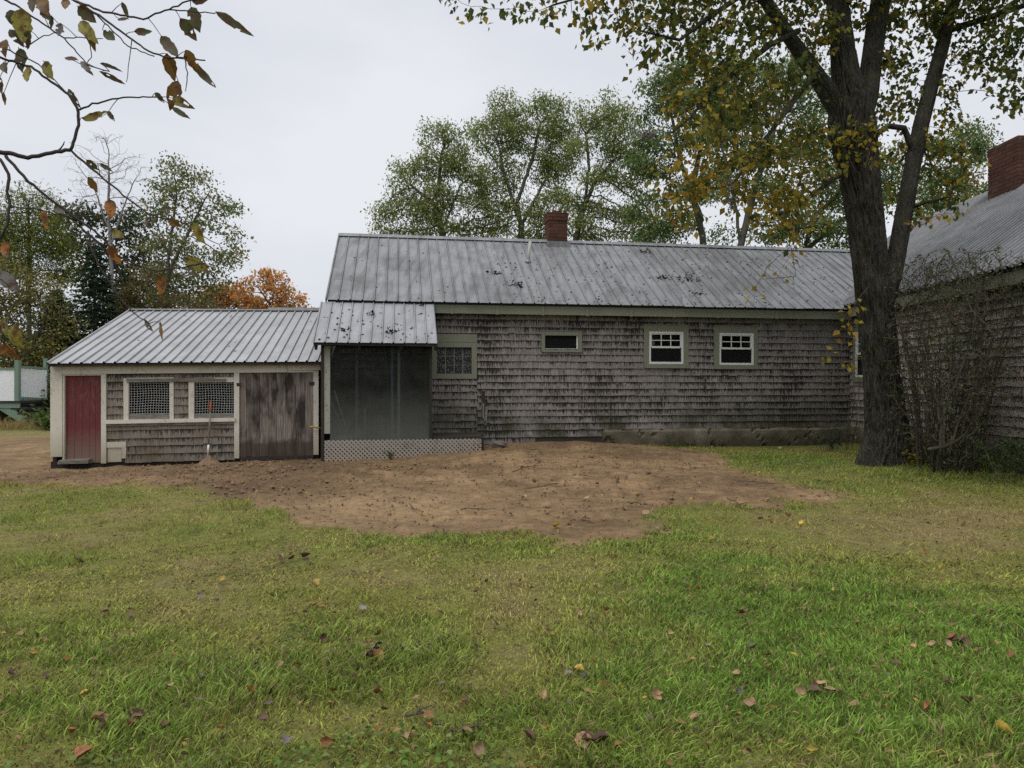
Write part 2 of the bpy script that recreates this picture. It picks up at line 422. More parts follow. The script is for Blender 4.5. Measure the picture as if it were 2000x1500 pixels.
# ground: soil and thatch, colour in vertex attribute 'Col', fine grain here
m, t = mat('ground_soil_and_turf')
base = attr(t, 'Col', 'Color'); n1 = noise(t, 9, 6, .65); n2 = noise(t, 60, 4, .7); n3 = noise(t, 260, 2, .6)
c = mixc(t, math_(t, 'MULTIPLY', ramp(t, n1, [(.35, 1.), (.62, 0.)]), .45), base, (.05, .034, .022))
c = mixc(t, math_(t, 'MULTIPLY', ramp(t, n2, [(.55, 0.), (.75, 1.)]), .4), c, (.32, .215, .115))
c = mixc(t, math_(t, 'MULTIPLY', ramp(t, n3, [(.30, 1.), (.45, 0.)]), .5), c, (.045, .03, .02))
hh = math_(t, 'ADD', n2, math_(t, 'MULTIPLY', n3, .4))
fin(t, pbsdf(t, c, .92, nrm=bump(t, hh, .7, .015), spec=.15)); MAT['ground'] = m
m, t = mat('clod_soil')
c = mixc(t, noise(t, 9, 4), (.12, .08, .052), (.28, .19, .12)); fin(t, pbsdf(t, c, .95, spec=.1)); MAT['clod'] = m

# ------------------------------------------------------------------ frames of the buildings
A = R(9.0)
UE = np.array([math.cos(A), math.sin(A)]); VE = np.array([-math.sin(A), math.cos(A)])
ELL = Frame((-3.30, 13.25), UE, VE)
SHED = Frame((-7.65, 11.73), UE, VE, sl=.012)
WING = Frame((7.12, 14.92), (0, -1), (1, 0))

# ------------------------------------------------------------------ ground
def hgt(x, y):
    x = np.asarray(x, float); y = np.asarray(y, float)
    r = sstep(2.5, 12.0, y)
    z = .27 * r - .13 * sstep(-2.5, -8.5, x) * r
    z = z + .17 * np.exp(-(((x - .9) / 2.0) ** 2 + ((y - 13.9) / 1.5) ** 2))
    z = z + .09 * np.exp(-(((x + .8) / 1.3) ** 2 + ((y - 12.3) / 1.0) ** 2))
    z = z + .10 * sstep(6, 8, x) * r
    return z + .03 * fbm(x * .45, y * .45, 0, 3, 5) * sstep(0, 3, y)

def ground_at(px, py):
    Y = 8.0
    for _ in range(40):
        X = (px - 1000) / FPX * Y
        Yn = (EYE - float(hgt(X, Y))) * FPX / max(py - 750, 20)
        Y = .6 * Y + .4 * Yn
    return (px - 1000) / FPX * Y, Y

dirt_px = [(-260, 905), (-260, 948), (0, 946), (180, 944), (330, 946), (420, 962), (480, 990), (545, 1008), (620, 1028), (710, 1043), (830, 1049), (1000, 1047), (1120, 1056),
           (1230, 1052), (1300, 1038), (1262, 1012), (1258, 996), (1350, 986), (1480, 988), (1600, 982), (1645, 966), (1570, 946), (1480, 926), (1430, 908), (1405, 885)]
dirt_poly = np.array([ground_at(*p) for p in dirt_px] + [(3.6, 13.6), (2.5, 14.2), (2.0, 15.5), (-9, 15.5), (-12, 14.0)])

def poly_sd(x, y, P):
    d = np.full(x.shape, 1e9); ins = np.zeros(x.shape, bool); n = len(P)
    for i in range(n):
        a, b = P[i], P[(i + 1) % n]; e = b - a
        wx, wy = x - a[0], y - a[1]
        t_ = np.clip((wx * e[0] + wy * e[1]) / (e @ e), 0, 1)
        d = np.minimum(d, (wx - e[0] * t_) ** 2 + (wy - e[1] * t_) ** 2)
        cnd = (a[1] > y) != (b[1] > y)
        with np.errstate(divide='ignore', invalid='ignore'):
            xi = a[0] + (y - a[1]) / (b[1] - a[1] if b[1] != a[1] else 1e-9) * e[0]
        ins ^= cnd & (x < xi)
    return np.where(ins, np.sqrt(d), -np.sqrt(d))

def dirt_mask(x, y):
    s = poly_sd(x, y, dirt_poly) + .34 * fbm(x * 1.9, y * 1.9, 0, 5, 21) + .05
    m = sstep(-.22, .30, s + .12 * vnoise(x * 7, y * 7, 0, 23))
    back = sstep(12.0, 13.5, y) * sstep(-6, -8, x) * sstep(21, 18, y)
    m = np.maximum(m, back * (.85 + .4 * vnoise(x * .8, y * .8, 0, 3)))
    return np.clip(m, 0, 1)

def turf_col(x, y):
    """colour of the turf: fresh green, olive and straw in patches as on the photographed lawn"""
    n1 = fbm(x * .55, y * .8, 0, 3, 31); n2 = fbm(x * 1.9, y * 2.4, 0, 3, 41)
    far = sstep(4.2, 6.5, y)
    dry = .32 + .36 * n1 + .46 * n2 + .18 * far - .20 * sstep(.2, 2.5, x) * (1 - far) - .1 * sstep(-1, 1.5, x)
    dry = dry + .55 * np.exp(-(((x - 3.6) / 1.5) ** 2 + ((y - 6.9) / .8) ** 2)) + .45 * np.exp(-(((x - 5.2) / 1.4) ** 2 + ((y - 7.8) / .7) ** 2))
    dry = dry - .25 * np.exp(-(((x - .0) / 1.8) ** 2 + ((y - 6.3) / .5) ** 2)) - .3 * np.exp(-(((x - 4.6) / 1.2) ** 2 + ((y - 11.5) / 1.0) ** 2))
    dry = dry + .16 * sstep(3.6, 6, y) * sstep(1.5, -2, x) + .35 * sstep(.35, .7, fbm(x * 2.6 + 9, y * 3.2, 0, 3, 47))
    dry = np.clip(dry, 0, 1)[..., None]
    g = np.array([.200, .310, .058]); o = np.array([.345, .360, .090]); s = np.array([.45, .375, .155])
    c = np.where(dry < .55, g + (o - g) * (dry / .55), o + (s - o) * ((dry - .55) / .45))
    yel = (sstep(9.3, 9.9, y) * sstep(-3.0, -4.2, x) * sstep(11, 10.4, y))[..., None]
    return c * (1 - .5 * yel) + np.array([.30, .27, .05]) * .5 * yel, dry[..., 0]

xs = np.concatenate([np.linspace(-400, -40, 10), np.linspace(-38, -12.2, 40), np.arange(-12, 12.01, .05), np.linspace(12.3, 38, 40), np.linspace(40, 400, 10)])
ys = np.concatenate([np.linspace(-120, -3, 16), np.linspace(-2.5, 1.9, 20), np.arange(2.0, 15.01, .05), np.linspace(15.2, 30, 60), np.linspace(31, 60, 20), np.linspace(65, 600, 16)])
X, Yg = np.meshgrid(xs, ys); dm = dirt_mask(X, Yg); Z = hgt(X, Yg)
clod = np.maximum(0, fbm(X * 4, Yg * 5, 0, 4, 55)) * .05 + .016 * fbm(X * 12, Yg * 12, 0, 2, 57) + .03 * np.sin((Yg + .25 * X) * 9 + 2 * fbm(X, Yg, 0, 2, 58)) * sstep(.1, .5, fbm(X * .8, Yg * .8, 0, 2, 59))
rough_area = np.exp(-(((X + 3.6) / 1.6) ** 2 + ((Yg - 9.3) / 1.2) ** 2)) + .8 * np.exp(-(((X + 4.5) / 3.2) ** 2 + ((Yg - 11.2) / .8) ** 2))
Z = Z + dm * clod * (.75 + 1.3 * np.clip(rough_area, 0, 1)) - .02 * dm
tcol, _ = turf_col(X, Yg)
d1 = fbm(X * .7, Yg * .7, 0, 4, 61)[..., None]; d2 = sstep(-.1, .5, fbm(X * 2.2, Yg * 2.2, 0, 3, 63))[..., None]
soil = np.array([.265, .176, .096]) * (1 + .45 * d1); d3 = fbm(X * 7, Yg * 9, 0, 3, 66)[..., None]; soil = soil * (1 + .4 * d3); soil = soil * (1 - .55 * d2) + np.array([.105, .067, .037]) * .55 * d2
tan = np.clip(np.exp(-(((X + 1.5) / 1.5) ** 2 + ((Yg - 8.2) / .9) ** 2)) + np.exp(-(((Yg - 10.75 + .1 * X) / .25) ** 2)) * sstep(-3, -5, X), 0, 1)[..., None]
soil = soil * (1 - .6 * tan) + np.array([.40, .275, .15]) * .6 * tan
damp = np.clip(rough_area, 0, 1)[..., None]; soil = soil * (1 - .45 * damp)
brown_litter = (sstep(6.9, 7.6, X) * sstep(12, 9, Yg) * sstep(8, 9.5, Yg))[..., None]  # ground coloured by red-brown leaf litter along the wing
tcol2 = tcol * .50 * (1 - .7 * brown_litter) + np.array([.11, .055, .035]) * .7 * brown_litter
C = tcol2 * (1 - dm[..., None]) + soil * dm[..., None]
ny, nx = X.shape
ii = (np.arange(ny - 1)[:, None] * nx + np.arange(nx - 1)[None]).ravel()
GF = np.stack([ii, ii + 1, ii + nx + 1, ii + nx], 1)
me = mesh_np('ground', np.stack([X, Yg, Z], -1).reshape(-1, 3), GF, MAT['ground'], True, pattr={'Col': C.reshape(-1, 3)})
link('ground', me, kind='structure', label='grassy yard with a bare brown dirt patch before the house', cat='ground')

def gz(x, y): return float(hgt(np.array(x), np.array(y)))

# ------------------------------------------------------------------ building pieces
def cut(rects, holes):
    out = []
    for r in rects:
        todo = [r]
        for h in holes:
            nxt = []
            for (a, b, c_, d) in todo:
                if h[1] <= a or h[0] >= b or h[3] <= c_ or h[2] >= d: nxt.append((a, b, c_, d)); continue
                if h[0] > a: nxt.append((a, h[0], c_, d))
                if h[1] < b: nxt.append((h[1], b, c_, d))
                x0, x1 = max(a, h[0]), min(b, h[1])
                if h[2] > c_: nxt.append((x0, x1, c_, h[2]))
                if h[3] < d: nxt.append((x0, x1, h[3], d))
            todo = nxt
        out += todo
    return out

def wall_mesh(F, u0, u1, z0, z1, holes, th=.10):
    """sheathing: solid rectangles round the openings, with real thickness"""
    us = sorted({u0, u1} | {min(max(x, u0), u1) for h in holes for x in h[:2]})
    mb = MB()
    for a, b in zip(us[:-1], us[1:]):
        if b - a < 1e-4: continue
        segs = sorted((max(h[2], z0), min(h[3], z1)) for h in holes if h[0] < (a + b) / 2 < h[1])
        z = z0
        for s0, s1 in segs:
            if s0 > z + 1e-3: mb.box(F, a, b, 0, th, z, s0)
            z = max(z, s1)
        if z < z1 - 1e-3: mb.box(F, a, b, 0, th, z, z1)
    return mb

SH_STORE = []
def shingles(F, u0, u1, zb, zt, expo, holes, matr, wall, limit=300, wr=(.09, .19), butt=.023, zbf=None, regions=None, wob=.004):
    """courses of single shingles; the largest on show become objects, the rest one joined part"""
    items = []
    for (ru0, ru1, rz0, rz1, e, hl) in (regions or [(u0, u1, zb, zt, expo, holes)]):
        k = 0; z = rz0
        while z < rz1 - .01:
            top = min(z + e, rz1)
            u = ru0 - random.uniform(0, wr[0])
            wave = random.uniform(-wob, wob)
            while u < ru1:
                w_ = random.uniform(*wr); a, b = max(u, ru0), min(u + w_ - random.uniform(.0008, .0022), ru1); u += w_
                if b - a < .02: continue
                dz = wave + random.uniform(-wob, wob) + (.012 * random.random() if random.random() < .06 else 0)
                for (x0, x1, y0, y1) in cut([(a, b, z + dz, top)], hl):
                    if x1 - x0 < .012 or y1 - y0 < .012: continue
                    items.append((x0, x1, y0, y1, z, e, top >= rz1 - .001, random.random()))
            z += e; k += 1
    V, areas, rec = [], [], []
    for (x0, x1, y0, y1, zc, e, last, tone) in items:
        bo = butt + random.uniform(-.0015, .002); t0 = bo * (1 - .72 * (y0 - zc) / e); up = .0 if last else .022
        y1x = y1 + up; t1 = max(.002, bo * (1 - .72 * (y1x - zc) / e) )
        sk = random.uniform(-.003, .003)
        p = [F.P(x0, -t0, y0 + sk), F.P(x1, -t0, y0 - sk), F.P(x1, -.0005, y0 - sk), F.P(x0, -.0005, y0 + sk),
             F.P(x0, -t1, y1x), F.P(x1, -t1, y1x), F.P(x1, -.0005, y1x), F.P(x0, -.0005, y1x)]
        h0, h1 = (y0 - zc) / e, (y1x - zc) / e
        c = np.mean(np.array(p), 0)
        px = 1000 + FPX * c[0] / c[1]
        nd_ = abs(F.V @ (c[:2] / np.linalg.norm(c[:2])))
        vis = (x1 - x0) * (y1 - y0) / c[1] ** 2 * nd_ * (1 if 0 < px < 2000 else 0)
        rec.append((vis, p, (h0, h1), tone))
    order = sorted(range(len(rec)), key=lambda i: -rec[i][0])
    def mk(name, ids, **kw):
        V = np.array([rec[i][1] for i in ids]).reshape(-1, 3); n = len(ids)
        F_ = (np.array(MB.BF)[None] + 8 * np.arange(n)[:, None, None]).reshape(-1, 4)
        hg = np.array([[rec[i][2][0]] * 4 + [rec[i][2][1]] * 4 for i in ids]).ravel()
        tn = np.repeat([rec[i][3] for i in ids], 6)
        me = mesh_np(name, V, F_, matr, tone=tn, pattr={'hgt': hg}); link(name, me, wall, **kw)
    for i in order[:limit]: mk('shingle', [i])
    if len(order) > limit: mk('shingles', order[limit:], kind='stuff')

def roof_sheets(parent, matr, e0, e1, r0, r1, pitch=.229, per=4, rib=.020, ribw=.032, lift=.012, n_len=6, sag=.0, valley=0.0):
    """ribbed metal sheets between the eave line e0-e1 and the ridge line r0-r1"""
    e0, e1, r0, r1 = [np.array(p, float) for p in (e0, e1, r0, r1)]
    L = np.linalg.norm(e1 - e0); nrm = norm(np.cross(e1 - e0, r0 - e0)); nrm = nrm if nrm[2] > 0 else -nrm
    sw = pitch * per; k = 0; s0 = 0.0
    while s0 < L - .02:
        s1 = min(s0 + sw, L); prof = []
        for j in range(per + 1):
            c = s0 + j * pitch
            for ds, h, gr in ((-ribw / 2 - .004, 0, valley), (-ribw / 2, 0, max(.55, valley)), (-ribw / 4, rib, 0.), (ribw / 4, rib, .1), (ribw / 2, 0, 1.), (ribw / 2 + .006, 0, max(.2, valley))):  # third value: painted shade at rib feet and in valleys
                s = c + ds
                if s0 - .026 <= s <= s1 + .026 and s <= L: prof.append((s, h, gr))
            for q in (.37, .63):
                s = c + pitch * q
                if s < s1 and pitch > .12: prof.append((s, .0025, 0.))
        prof.sort(); off = lift + (.0025 if k % 2 else 0)
        jit = random.uniform(-.012, .012)
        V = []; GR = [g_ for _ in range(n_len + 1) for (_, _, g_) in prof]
        for i in range(n_len + 1):
            t_ = i / n_len
            for (s, h, g_) in prof:
                f = s / L; a = e0 + (e1 - e0) * f; b = r0 + (r1 - r0) * f
                a = a + (a - b) / np.linalg.norm(b - a) * (.02 + jit)
                p = a + (b - a) * t_ + nrm * (h + off + random.uniform(-.0015, .0015) + sag * math.sin(math.pi * f) * -1)
                V.append(p)
        m_ = len(prof); F_ = [(i * m_ + j, i * m_ + j + 1, (i + 1) * m_ + j + 1, (i + 1) * m_ + j) for i in range(n_len) for j in range(m_ - 1)]
        link('roof_sheet', mesh_np('roof_sheet', V, np.array(F_), matr, pattr={'rib_shade': GR}), parent)
        s0 = s1; k += 1

def boards_window(F, house, name, outer, glass, grid=None, v=-.028, casing=.09, white=True, double=True, label=None, screen=True, deep=.06):
    """casing boards, jambs, sashes, panes and muntins; outer and glass are (u0,u1,z0,z1)"""
    W = part_empty(name, house)
    if label: W['label'] = label
    o, g = outer, glass
    MB().box(F, o[0], g[0], v, .02, o[2], o[3], .001).build('casing_board', MAT['green'], W)
    MB().box(F, g[1], o[1], v, .02, o[2], o[3], .001).build('casing_board', MAT['green'], W)
    MB().box(F, g[0] + .002, g[1] - .002, v - .003, .02, g[3], o[3] - .002, .001).build('casing_board', MAT['green'], W)
    MB().box(F, o[0] + .01, o[1] - .01, v - .03, .02, o[2] - .012, g[2], .001).build('window_sill', MAT['green'], W)
    MB().box(F, o[0] - .01, o[1] + .01, v - .012, .01, o[3], o[3] + .015, .001).build('drip_cap', MAT['green'], W)
    f = .038
    if double:
        zm = (g[2] + g[3]) / 2 + .01
        fr = MB()
        for (a, b, c_, d) in ((g[0], g[0] + f, g[2], g[3]), (g[1] - f, g[1], g[2], g[3]), (g[0] + f, g[1] - f, g[3] - f, g[3]), (g[0] + f, g[1] - f, g[2], g[2] + f * 1.1)):
            fr.box(F, a, b, -.022, .06, c_ + .0, d, 0)
        fr.build('window_frame', MAT['whitewin'], W)
        i0, i1 = g[0] + f + .001, g[1] - f - .001
        up = MB()
        for (a, b, c_, d) in ((i0, i0 + .022, zm, g[3] - f - .001), (i1 - .022, i1, zm, g[3] - f - .001), (i0 + .022, i1 - .022, g[3] - f - .024, g[3] - f - .001), (i0 + .022, i1 - .022, zm - .018, zm + .02)):
            up.box(F, a, b, -.012, .02, c_, d)
        up.build('upper_sash', MAT['whitewin'], W)
        lo = MB(); zb = g[2] + f * 1.1 + .001
        for (a, b, c_, d) in ((i0, i0 + .02, zb, zm - .02), (i1 - .02, i1, zb, zm - .02), (i0 + .02, i1 - .02, zb, zb + .024)):
            lo.box(F, a, b, .012, .035, c_, d)
        lo.build('lower_sash', MAT['whitewin'], W)
        a0, a1, b0, b1 = i0 + .022, i1 - .022, zm + .02, g[3] - f - .024
        if grid:
            nx_, nz_ = grid
            for i in range(1, nx_):
                u = a0 + (a1 - a0) * i / nx_; MB().box(F, u - .008, u + .008, -.008, .004, b0, b1).build('muntin', MAT['whitewin'], W)
            for k in range(1, nz_):
                z = b0 + (b1 - b0) * k / nz_; MB().box(F, a0, a1, -.0065, .0055, z - .008, z + .008).build('muntin', MAT['whitewin'], W)
            for i in range(nx_):
                for k in range(nz_):
                    MB().box(F, a0 + (a1 - a0) * i / nx_ + .006, a0 + (a1 - a0) * (i + 1) / nx_ - .006, .006, .010, b0 + (b1 - b0) * k / nz_ + .006, b0 + (b1 - b0) * (k + 1) / nz_ - .006).build('pane', MAT['glass'], W)
        MB().box(F, i0 + .02, i1 - .02, .022, .026, zb + .024, zm - .018).build('pane', MAT['glass'], W)
        if screen: MB().box(F, i0 + .001, i1 - .001, .004, .006, zb, zm - .019).build('insect_screen', MAT['screen'], W)
    return W

def chimney(parent, x0, x1, y0, y1, z0, z1, brickm, ztop_flare=None, rot=None, bl=.195, bh=.068, joint=.010, base_skip=None):
    """mortar core with every brick on its faces; local box rotated by frame rot"""
    F = rot
    ch = MB().box(F, x0 + .012, x1 - .012, y0 + .012, y1 - .012, z0, z1 - .01).build('chimney', MAT['mortar'], parent)
    z = z0; k = 0
    while z < z1 - .01:
        fl = 0.016 if (ztop_flare and z >= ztop_flare) else 0.0
        zz1 = min(z + bh, z1); off = (k % 2) * (bl + joint) / 2
        for side in range(4):
            Lr = (x0 - fl, x1 + fl) if side % 2 == 0 else (y0 - fl + .095, y1 + fl - .095)
            s = Lr[0] - off if side % 2 == 0 else Lr[0] - ((k + 1) % 2) * (bl + joint) / 2
            while s < Lr[1]:
                a, b = max(s, Lr[0]), min(s + bl, Lr[1]); s += bl + joint
                if Lr[1] - b < .05: b = Lr[1]; s = Lr[1] + 1
                if b - a < .03: continue
                j = random.uniform(-.003, .003)
                if side == 0: MB().box(F, a, b, y0 - fl + j, y0 + .09, z, zz1, .0015).build('brick', brickm, ch)
                if side == 2: MB().box(F, a, b, y1 - .09, y1 + fl + j, z, zz1, .0015).build('brick', brickm, ch)
                if side == 1: MB().box(F, x1 - .09, x1 + fl + j, a, b, z, zz1, .0015).build('brick', brickm, ch)
                if side == 3: MB().box(F, x0 - fl + j, x0 + .09, a, b, z, zz1, .0015).build('brick', brickm, ch)
        z += bh + joint; k += 1
    return ch

# ------------------------------------------------------------------ the long low shingled house
def Ruz(F, x0, y0, x1, y1, v=0.0):
    a = F.uz(x0, y0, v); b = F.uz(x1, y1, v)
    return (a[0], b[0], b[1], a[1])

house = thing('shingled_house', (*(ELL.o), .35), 'long low house of weathered grey shingles with a grey ribbed metal roof and sage trim', 'house')
ULEN = 10.55; ZT = 2.93
gbO = Ruz(ELL, 838, 668, 931, 740); gbG = Ruz(ELL, 853, 678, 921, 730)
awO = Ruz(ELL, 1057, 647, 1136, 687); awG = Ruz(ELL, 1064, 655, 1129, 684)
w1O = Ruz(ELL, 1257, 635, 1344, 718); w1G = Ruz(ELL, 1267, 647, 1334, 711)
w2O = Ruz(ELL, 1394, 637, 1479, 720); w2G = Ruz(ELL, 1404, 650, 1471, 713)
rot1 = Ruz(ELL, 940, 764, 947, 786); rot2 = Ruz(ELL, 943, 780, 952, 800); rot3 = Ruz(ELL, 941, 796, 950, 813)
PU0, PU1 = -.15, 2.02          # porch extent along the wall
door_hole = (.25, 1.1, .55, 2.5)
wall = wall_mesh(ELL, 0, ULEN, .35, ZT + .12, [gbG, awG, w1G, w2G]).build('wall', MAT['wall'], house)
bk = MB()
bk.box(ELL, 0, .1, .1, 5.2, .35, ZT + .12); bk.box(ELL, 0, 12.5, 5.2, 5.3, .35, ZT + .12)
bk.build('rear_wall', MAT['wall'], house)
gab = MB()
gab.add([ELL.P(0, .0, ZT + .12), ELL.P(0, 5.3, ZT + .12), ELL.P(0, 2.62, 4.74), ELL.P(.1, .0, ZT + .12), ELL.P(.1, 5.3, ZT + .12), ELL.P(.1, 2.62, 4.74)],
        [(0, 2, 1), (3, 4, 5), (0, 3, 5, 2), (2, 5, 4, 1), (1, 4, 3, 0)])
gab.build('gable', MAT['wall'], house)
MB().box(ELL, .1, 12.4, .1, 5.2, .36, .45).build('room_floor', MAT['greydark'], house)
uL = ELL.uz(932, 700)[0]
patchz = (ELL.uz(900, 850)[1], ELL.uz(900, 741)[1])
ins = lambda r, k=.03: (r[0] + k, r[1] - k, r[2] + k, r[3] - k)
hl_main = [ins(gbO), ins((gbO[0], gbO[1], gbO[3] - .05, gbO[3] + .16)), ins(awO), ins(w1O), ins(w2O), (0, uL, 0, patchz[1] + .01), rot1, rot2, rot3]
zsb = .650; ub = ELL.uz(1175, 850)[0]
shingles(ELL, 0, 0, 0, 0, 0, [], MAT['shingle'], wall, 300, regions=[
    (0, ULEN - .02, zsb, ZT, .1342, hl_main),
    (uL, ub, zsb - .134, zsb, .134, [rot3]), (uL + .05, ELL.uz(1045, 850)[0], zsb - .26, zsb - .134, .126, []),
    (PU1 - .3, uL - .004, patchz[0], patchz[1], .1385, [])])
# broken sheathing behind the rotted gap
rt = MB()
rt.bar(ELL.P(rot2[0] + .01, -.004, rot3[2] - .1), ELL.P(rot1[0] + .04, -.006, rot1[2] - .02), .035, .012, up=(0, -1, 0))
rt.bar(ELL.P(rot2[0] + .05, -.010, rot3[2] - .16), ELL.P(rot2[0] + .075, -.008, rot3[3] + .02), .045, .012, up=(0, -1, 0))
rt.build('broken_lath', MAT['oldboard'], wall)
# foundation
fb = []
nu, nzv = 150, 12
for k in range(nzv + 1):
    for i in range(nu + 1):
        u = uL + (ULEN - uL) * i / nu; z = -.1 + (.66 + .1) * k / nzv
        q = float(fbm(np.array(u * 2.2), np.array(z * 3.5), 0, 4, 77)); cr_ = abs(float(fbm(np.array(u * 1.3 + 5), np.array(z * 1.3), 0, 3, 78)))
        v = -.045 - .022 * q - .03 * (1 - k / nzv) + (.05 if cr_ < .025 else 0) + (.035 if k >= nzv - 0 else 0) + (.075 if u < ub and z > .36 else 0)
        fb.append(ELL.P(u, v, z))
ii = [(k * (nu + 1) + i, k * (nu + 1) + i + 1, (k + 1) * (nu + 1) + i + 1, (k + 1) * (nu + 1) + i) for k in range(nzv) for i in range(nu)]
b0 = len(fb); fb += [ELL.P(uL, .05, .66), ELL.P(ULEN, .05, .66)]
ii.append((nzv * (nu + 1), nzv * (nu + 1) + nu, b0 + 1, b0))
me = bpy.data.meshes.new('foundation'); me.from_pydata(fb, [], ii); me.materials.append(MAT['concrete']); link('foundation', me, house)
# eave: fascia boards with cover battens, soffit
zf0, zf1 = 2.885, 3.05
us = [ELL.uz(p, 600, -.22)[0] for p in (640, 838, 883, 971, 1060, 1147, 1233, 1317, 1403, 1517, 1662)]
for a, b in zip(us[:-1], us[1:]): MB().box(ELL, a + .001, b - .001, -.215, -.19, zf0, zf1, .001).build('fascia_board', MAT['green'], house)
for u in us[2:-1]: MB().box(ELL, u - .028, u + .028, -.228, -.2155, zf0 - .012, zf1 - .01, .001).build('batten', MAT['green'], house)
MB().box(ELL, us[0], us[-1] + .3, -.19, .02, zf0 + .02, zf0 + .045).build('soffit', MAT['green'], house)
# roof
eL, eR = -.12, 13.6; EV = -.27; RV = 2.57; ZE, ZR = 3.085, 4.86
deck = MB()
deck.add([ELL.P(eL, EV + .03, ZE - .03), ELL.P(eR, EV + .03, ZE - .03), ELL.P(eR, RV, ZR - .03), ELL.P(eL, RV, ZR - .03),
          ELL.P(eL, EV + .03, ZE + .005), ELL.P(eR, EV + .03, ZE + .005), ELL.P(eR, RV, ZR + .005), ELL.P(eL, RV, ZR + .005)], MB.BF)
deck.add([ELL.P(eL, RV, ZR - .03), ELL.P(eR, RV, ZR - .03), ELL.P(eR, 5.45, ZE - .03), ELL.P(eL, 5.45, ZE - .03),
          ELL.P(eL, RV, ZR + .005), ELL.P(eR, RV, ZR + .005), ELL.P(eR, 5.45, ZE + .005), ELL.P(eL, 5.45, ZE + .005)], MB.BF)
roof = deck.build('roof', MAT['darkwood'], house)
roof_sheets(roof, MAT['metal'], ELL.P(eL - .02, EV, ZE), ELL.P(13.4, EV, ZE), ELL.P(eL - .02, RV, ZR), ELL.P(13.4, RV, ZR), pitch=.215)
MB().bar(ELL.P(eL - .02, RV - .07, ZR - .005 + .012), ELL.P(13.4, RV - .07, ZR - .005 + .012), .005, .17, up=VE.tolist() + [.625]).build('ridge_cap', MAT['metal'], roof)
MB().bar(ELL.P(eL - .03, EV + .02, ZE + .0), ELL.P(eL - .03, RV, ZR + .0), .02, .10, up=(0, 0, 1)).build('rake_trim', MAT['metal'], roof)
def on_roof(F, px, py, e, r, ze, zr):
    """point of a sloping roof plane seen at a spot"""
    lo, hi = e, r
    for _ in range(40):
        v = (lo + hi) / 2; u, z = F.uz(px, py, v); zz_ = ze + (zr - ze) * (v - e) / (r - e)
        if z > zz_: lo = v
        else: hi = v
    return u, v, ze + (zr - ze) * (v - e) / (r - e)
pu, pv, pz = on_roof(ELL, 1031, 513, EV, RV, ZE, ZR)
vp = MB().tube([ELL.P(pu, pv, pz - .1), ELL.P(pu + .02, pv + .0, pz + .16), ELL.P(pu + .055, pv + .01, pz + .46)], [.034, .034, .034], 10).build('vent_pipe', MAT['pipe'], roof, True)
MB().tube([ELL.P(pu, pv, pz - .02), ELL.P(pu + .008, pv, pz + .06)], [.09, .045], 10).build('pipe_flashing', MAT['metal'], roof, True)
cu, cz = ELL.uz(1086, 470, RV)
chimney(house, cu - .22, cu + .22, RV - .22, RV + .22, 4.62, 5.50, MAT['brick'], 5.26, ELL)
MB().box(ELL, cu - .10, cu + .10, RV - .10, RV + .10, 5.49, 5.57, .004).build('chimney_flue', MAT['brick'], house)
MB().box(ELL, cu - .27, cu + .27, RV - .31, RV - .2, 4.60, 4.82, .004).build('flashing', MAT['metal'], house)
# windows
gb = part_empty('window', house); gb['label'] = 'glass block window in a wide sage frame'
MB().box(ELL, gbO[0], gbG[0], -.03, .02, gbO[2], gbO[3]).build('casing_board', MAT['green'], gb)
MB().box(ELL, gbG[1], gbO[1], -.03, .02, gbO[2], gbO[3]).build('casing_board', MAT['green'], gb)
MB().box(ELL, gbG[0] + .001, gbG[1] - .001, -.032, .02, gbG[3], gbO[3] - .002).build('casing_board', MAT['green'], gb)
MB().box(ELL, gbG[0] + .001, gbG[1] - .001, -.032, .02, gbO[2] + .001, gbG[2]).build('casing_board', MAT['green'], gb)
MB().box(ELL, gbO[0], gbO[1] + .004, -.036, .02, gbO[3] + .002, gbO[3] + .155).build('head_board', MAT['green'], gb)
du, dz = (gbG[1] - gbG[0]) / 4, (gbG[3] - gbG[2]) / 3
MB().box(ELL, gbG[0], gbG[1], .012, .05, gbG[2], gbG[3]).build('mortar_grid', MAT['pipe'], gb)
for i in range(4):
    for k in range(3):
        MB().box(ELL, gbG[0] + i * du + .005, gbG[0] + (i + 1) * du - .005, .004 + .002 * random.random(), .04, gbG[2] + k * dz + .005, gbG[2] + (k + 1) * dz - .005).build('glass_block', MAT['block'], gb)
aw = boards_window(ELL, house, 'window', awO, awG, double=False, label='small dark awning window')
fr = MB()
fr.box(ELL, awG[1] - .03, awG[1] - .004, .0, .04, awG[2] + .03, awG[3]); fr.box(ELL, awG[0], awG[1] - .004, .0, .04, awG[2] + .004, awG[2] + .03)
fr.build('window_frame', MAT['whitewin'], aw)
MB().box(ELL, awG[0] + .002, awG[1] - .03, .03, .034, awG[2] + .03, awG[3] - .002).build('pane', MAT['glass'], aw)
MB().box(ELL, awG[0] + .002, awG[1] - .031, .018, .020, awG[2] + .031, awG[3] - .002).build('insect_screen', MAT['screen'], aw)
boards_window(ELL, house, 'window', w1O, w1G, (3, 2)); boards_window(ELL, house, 'window', w2O, w2G, (3, 2))
# an inner door frame seen through the first sash window
dr = MB(); u0 = w1G[0] + .2
dr.box(ELL, u0, u0 + .06, .9, .95, .45, 2.3); dr.box(ELL, u0 + .09, u0 + .13, .9, .95, .45, 2.3); dr.build('inner_door_frame', MAT['whitewin'], house)

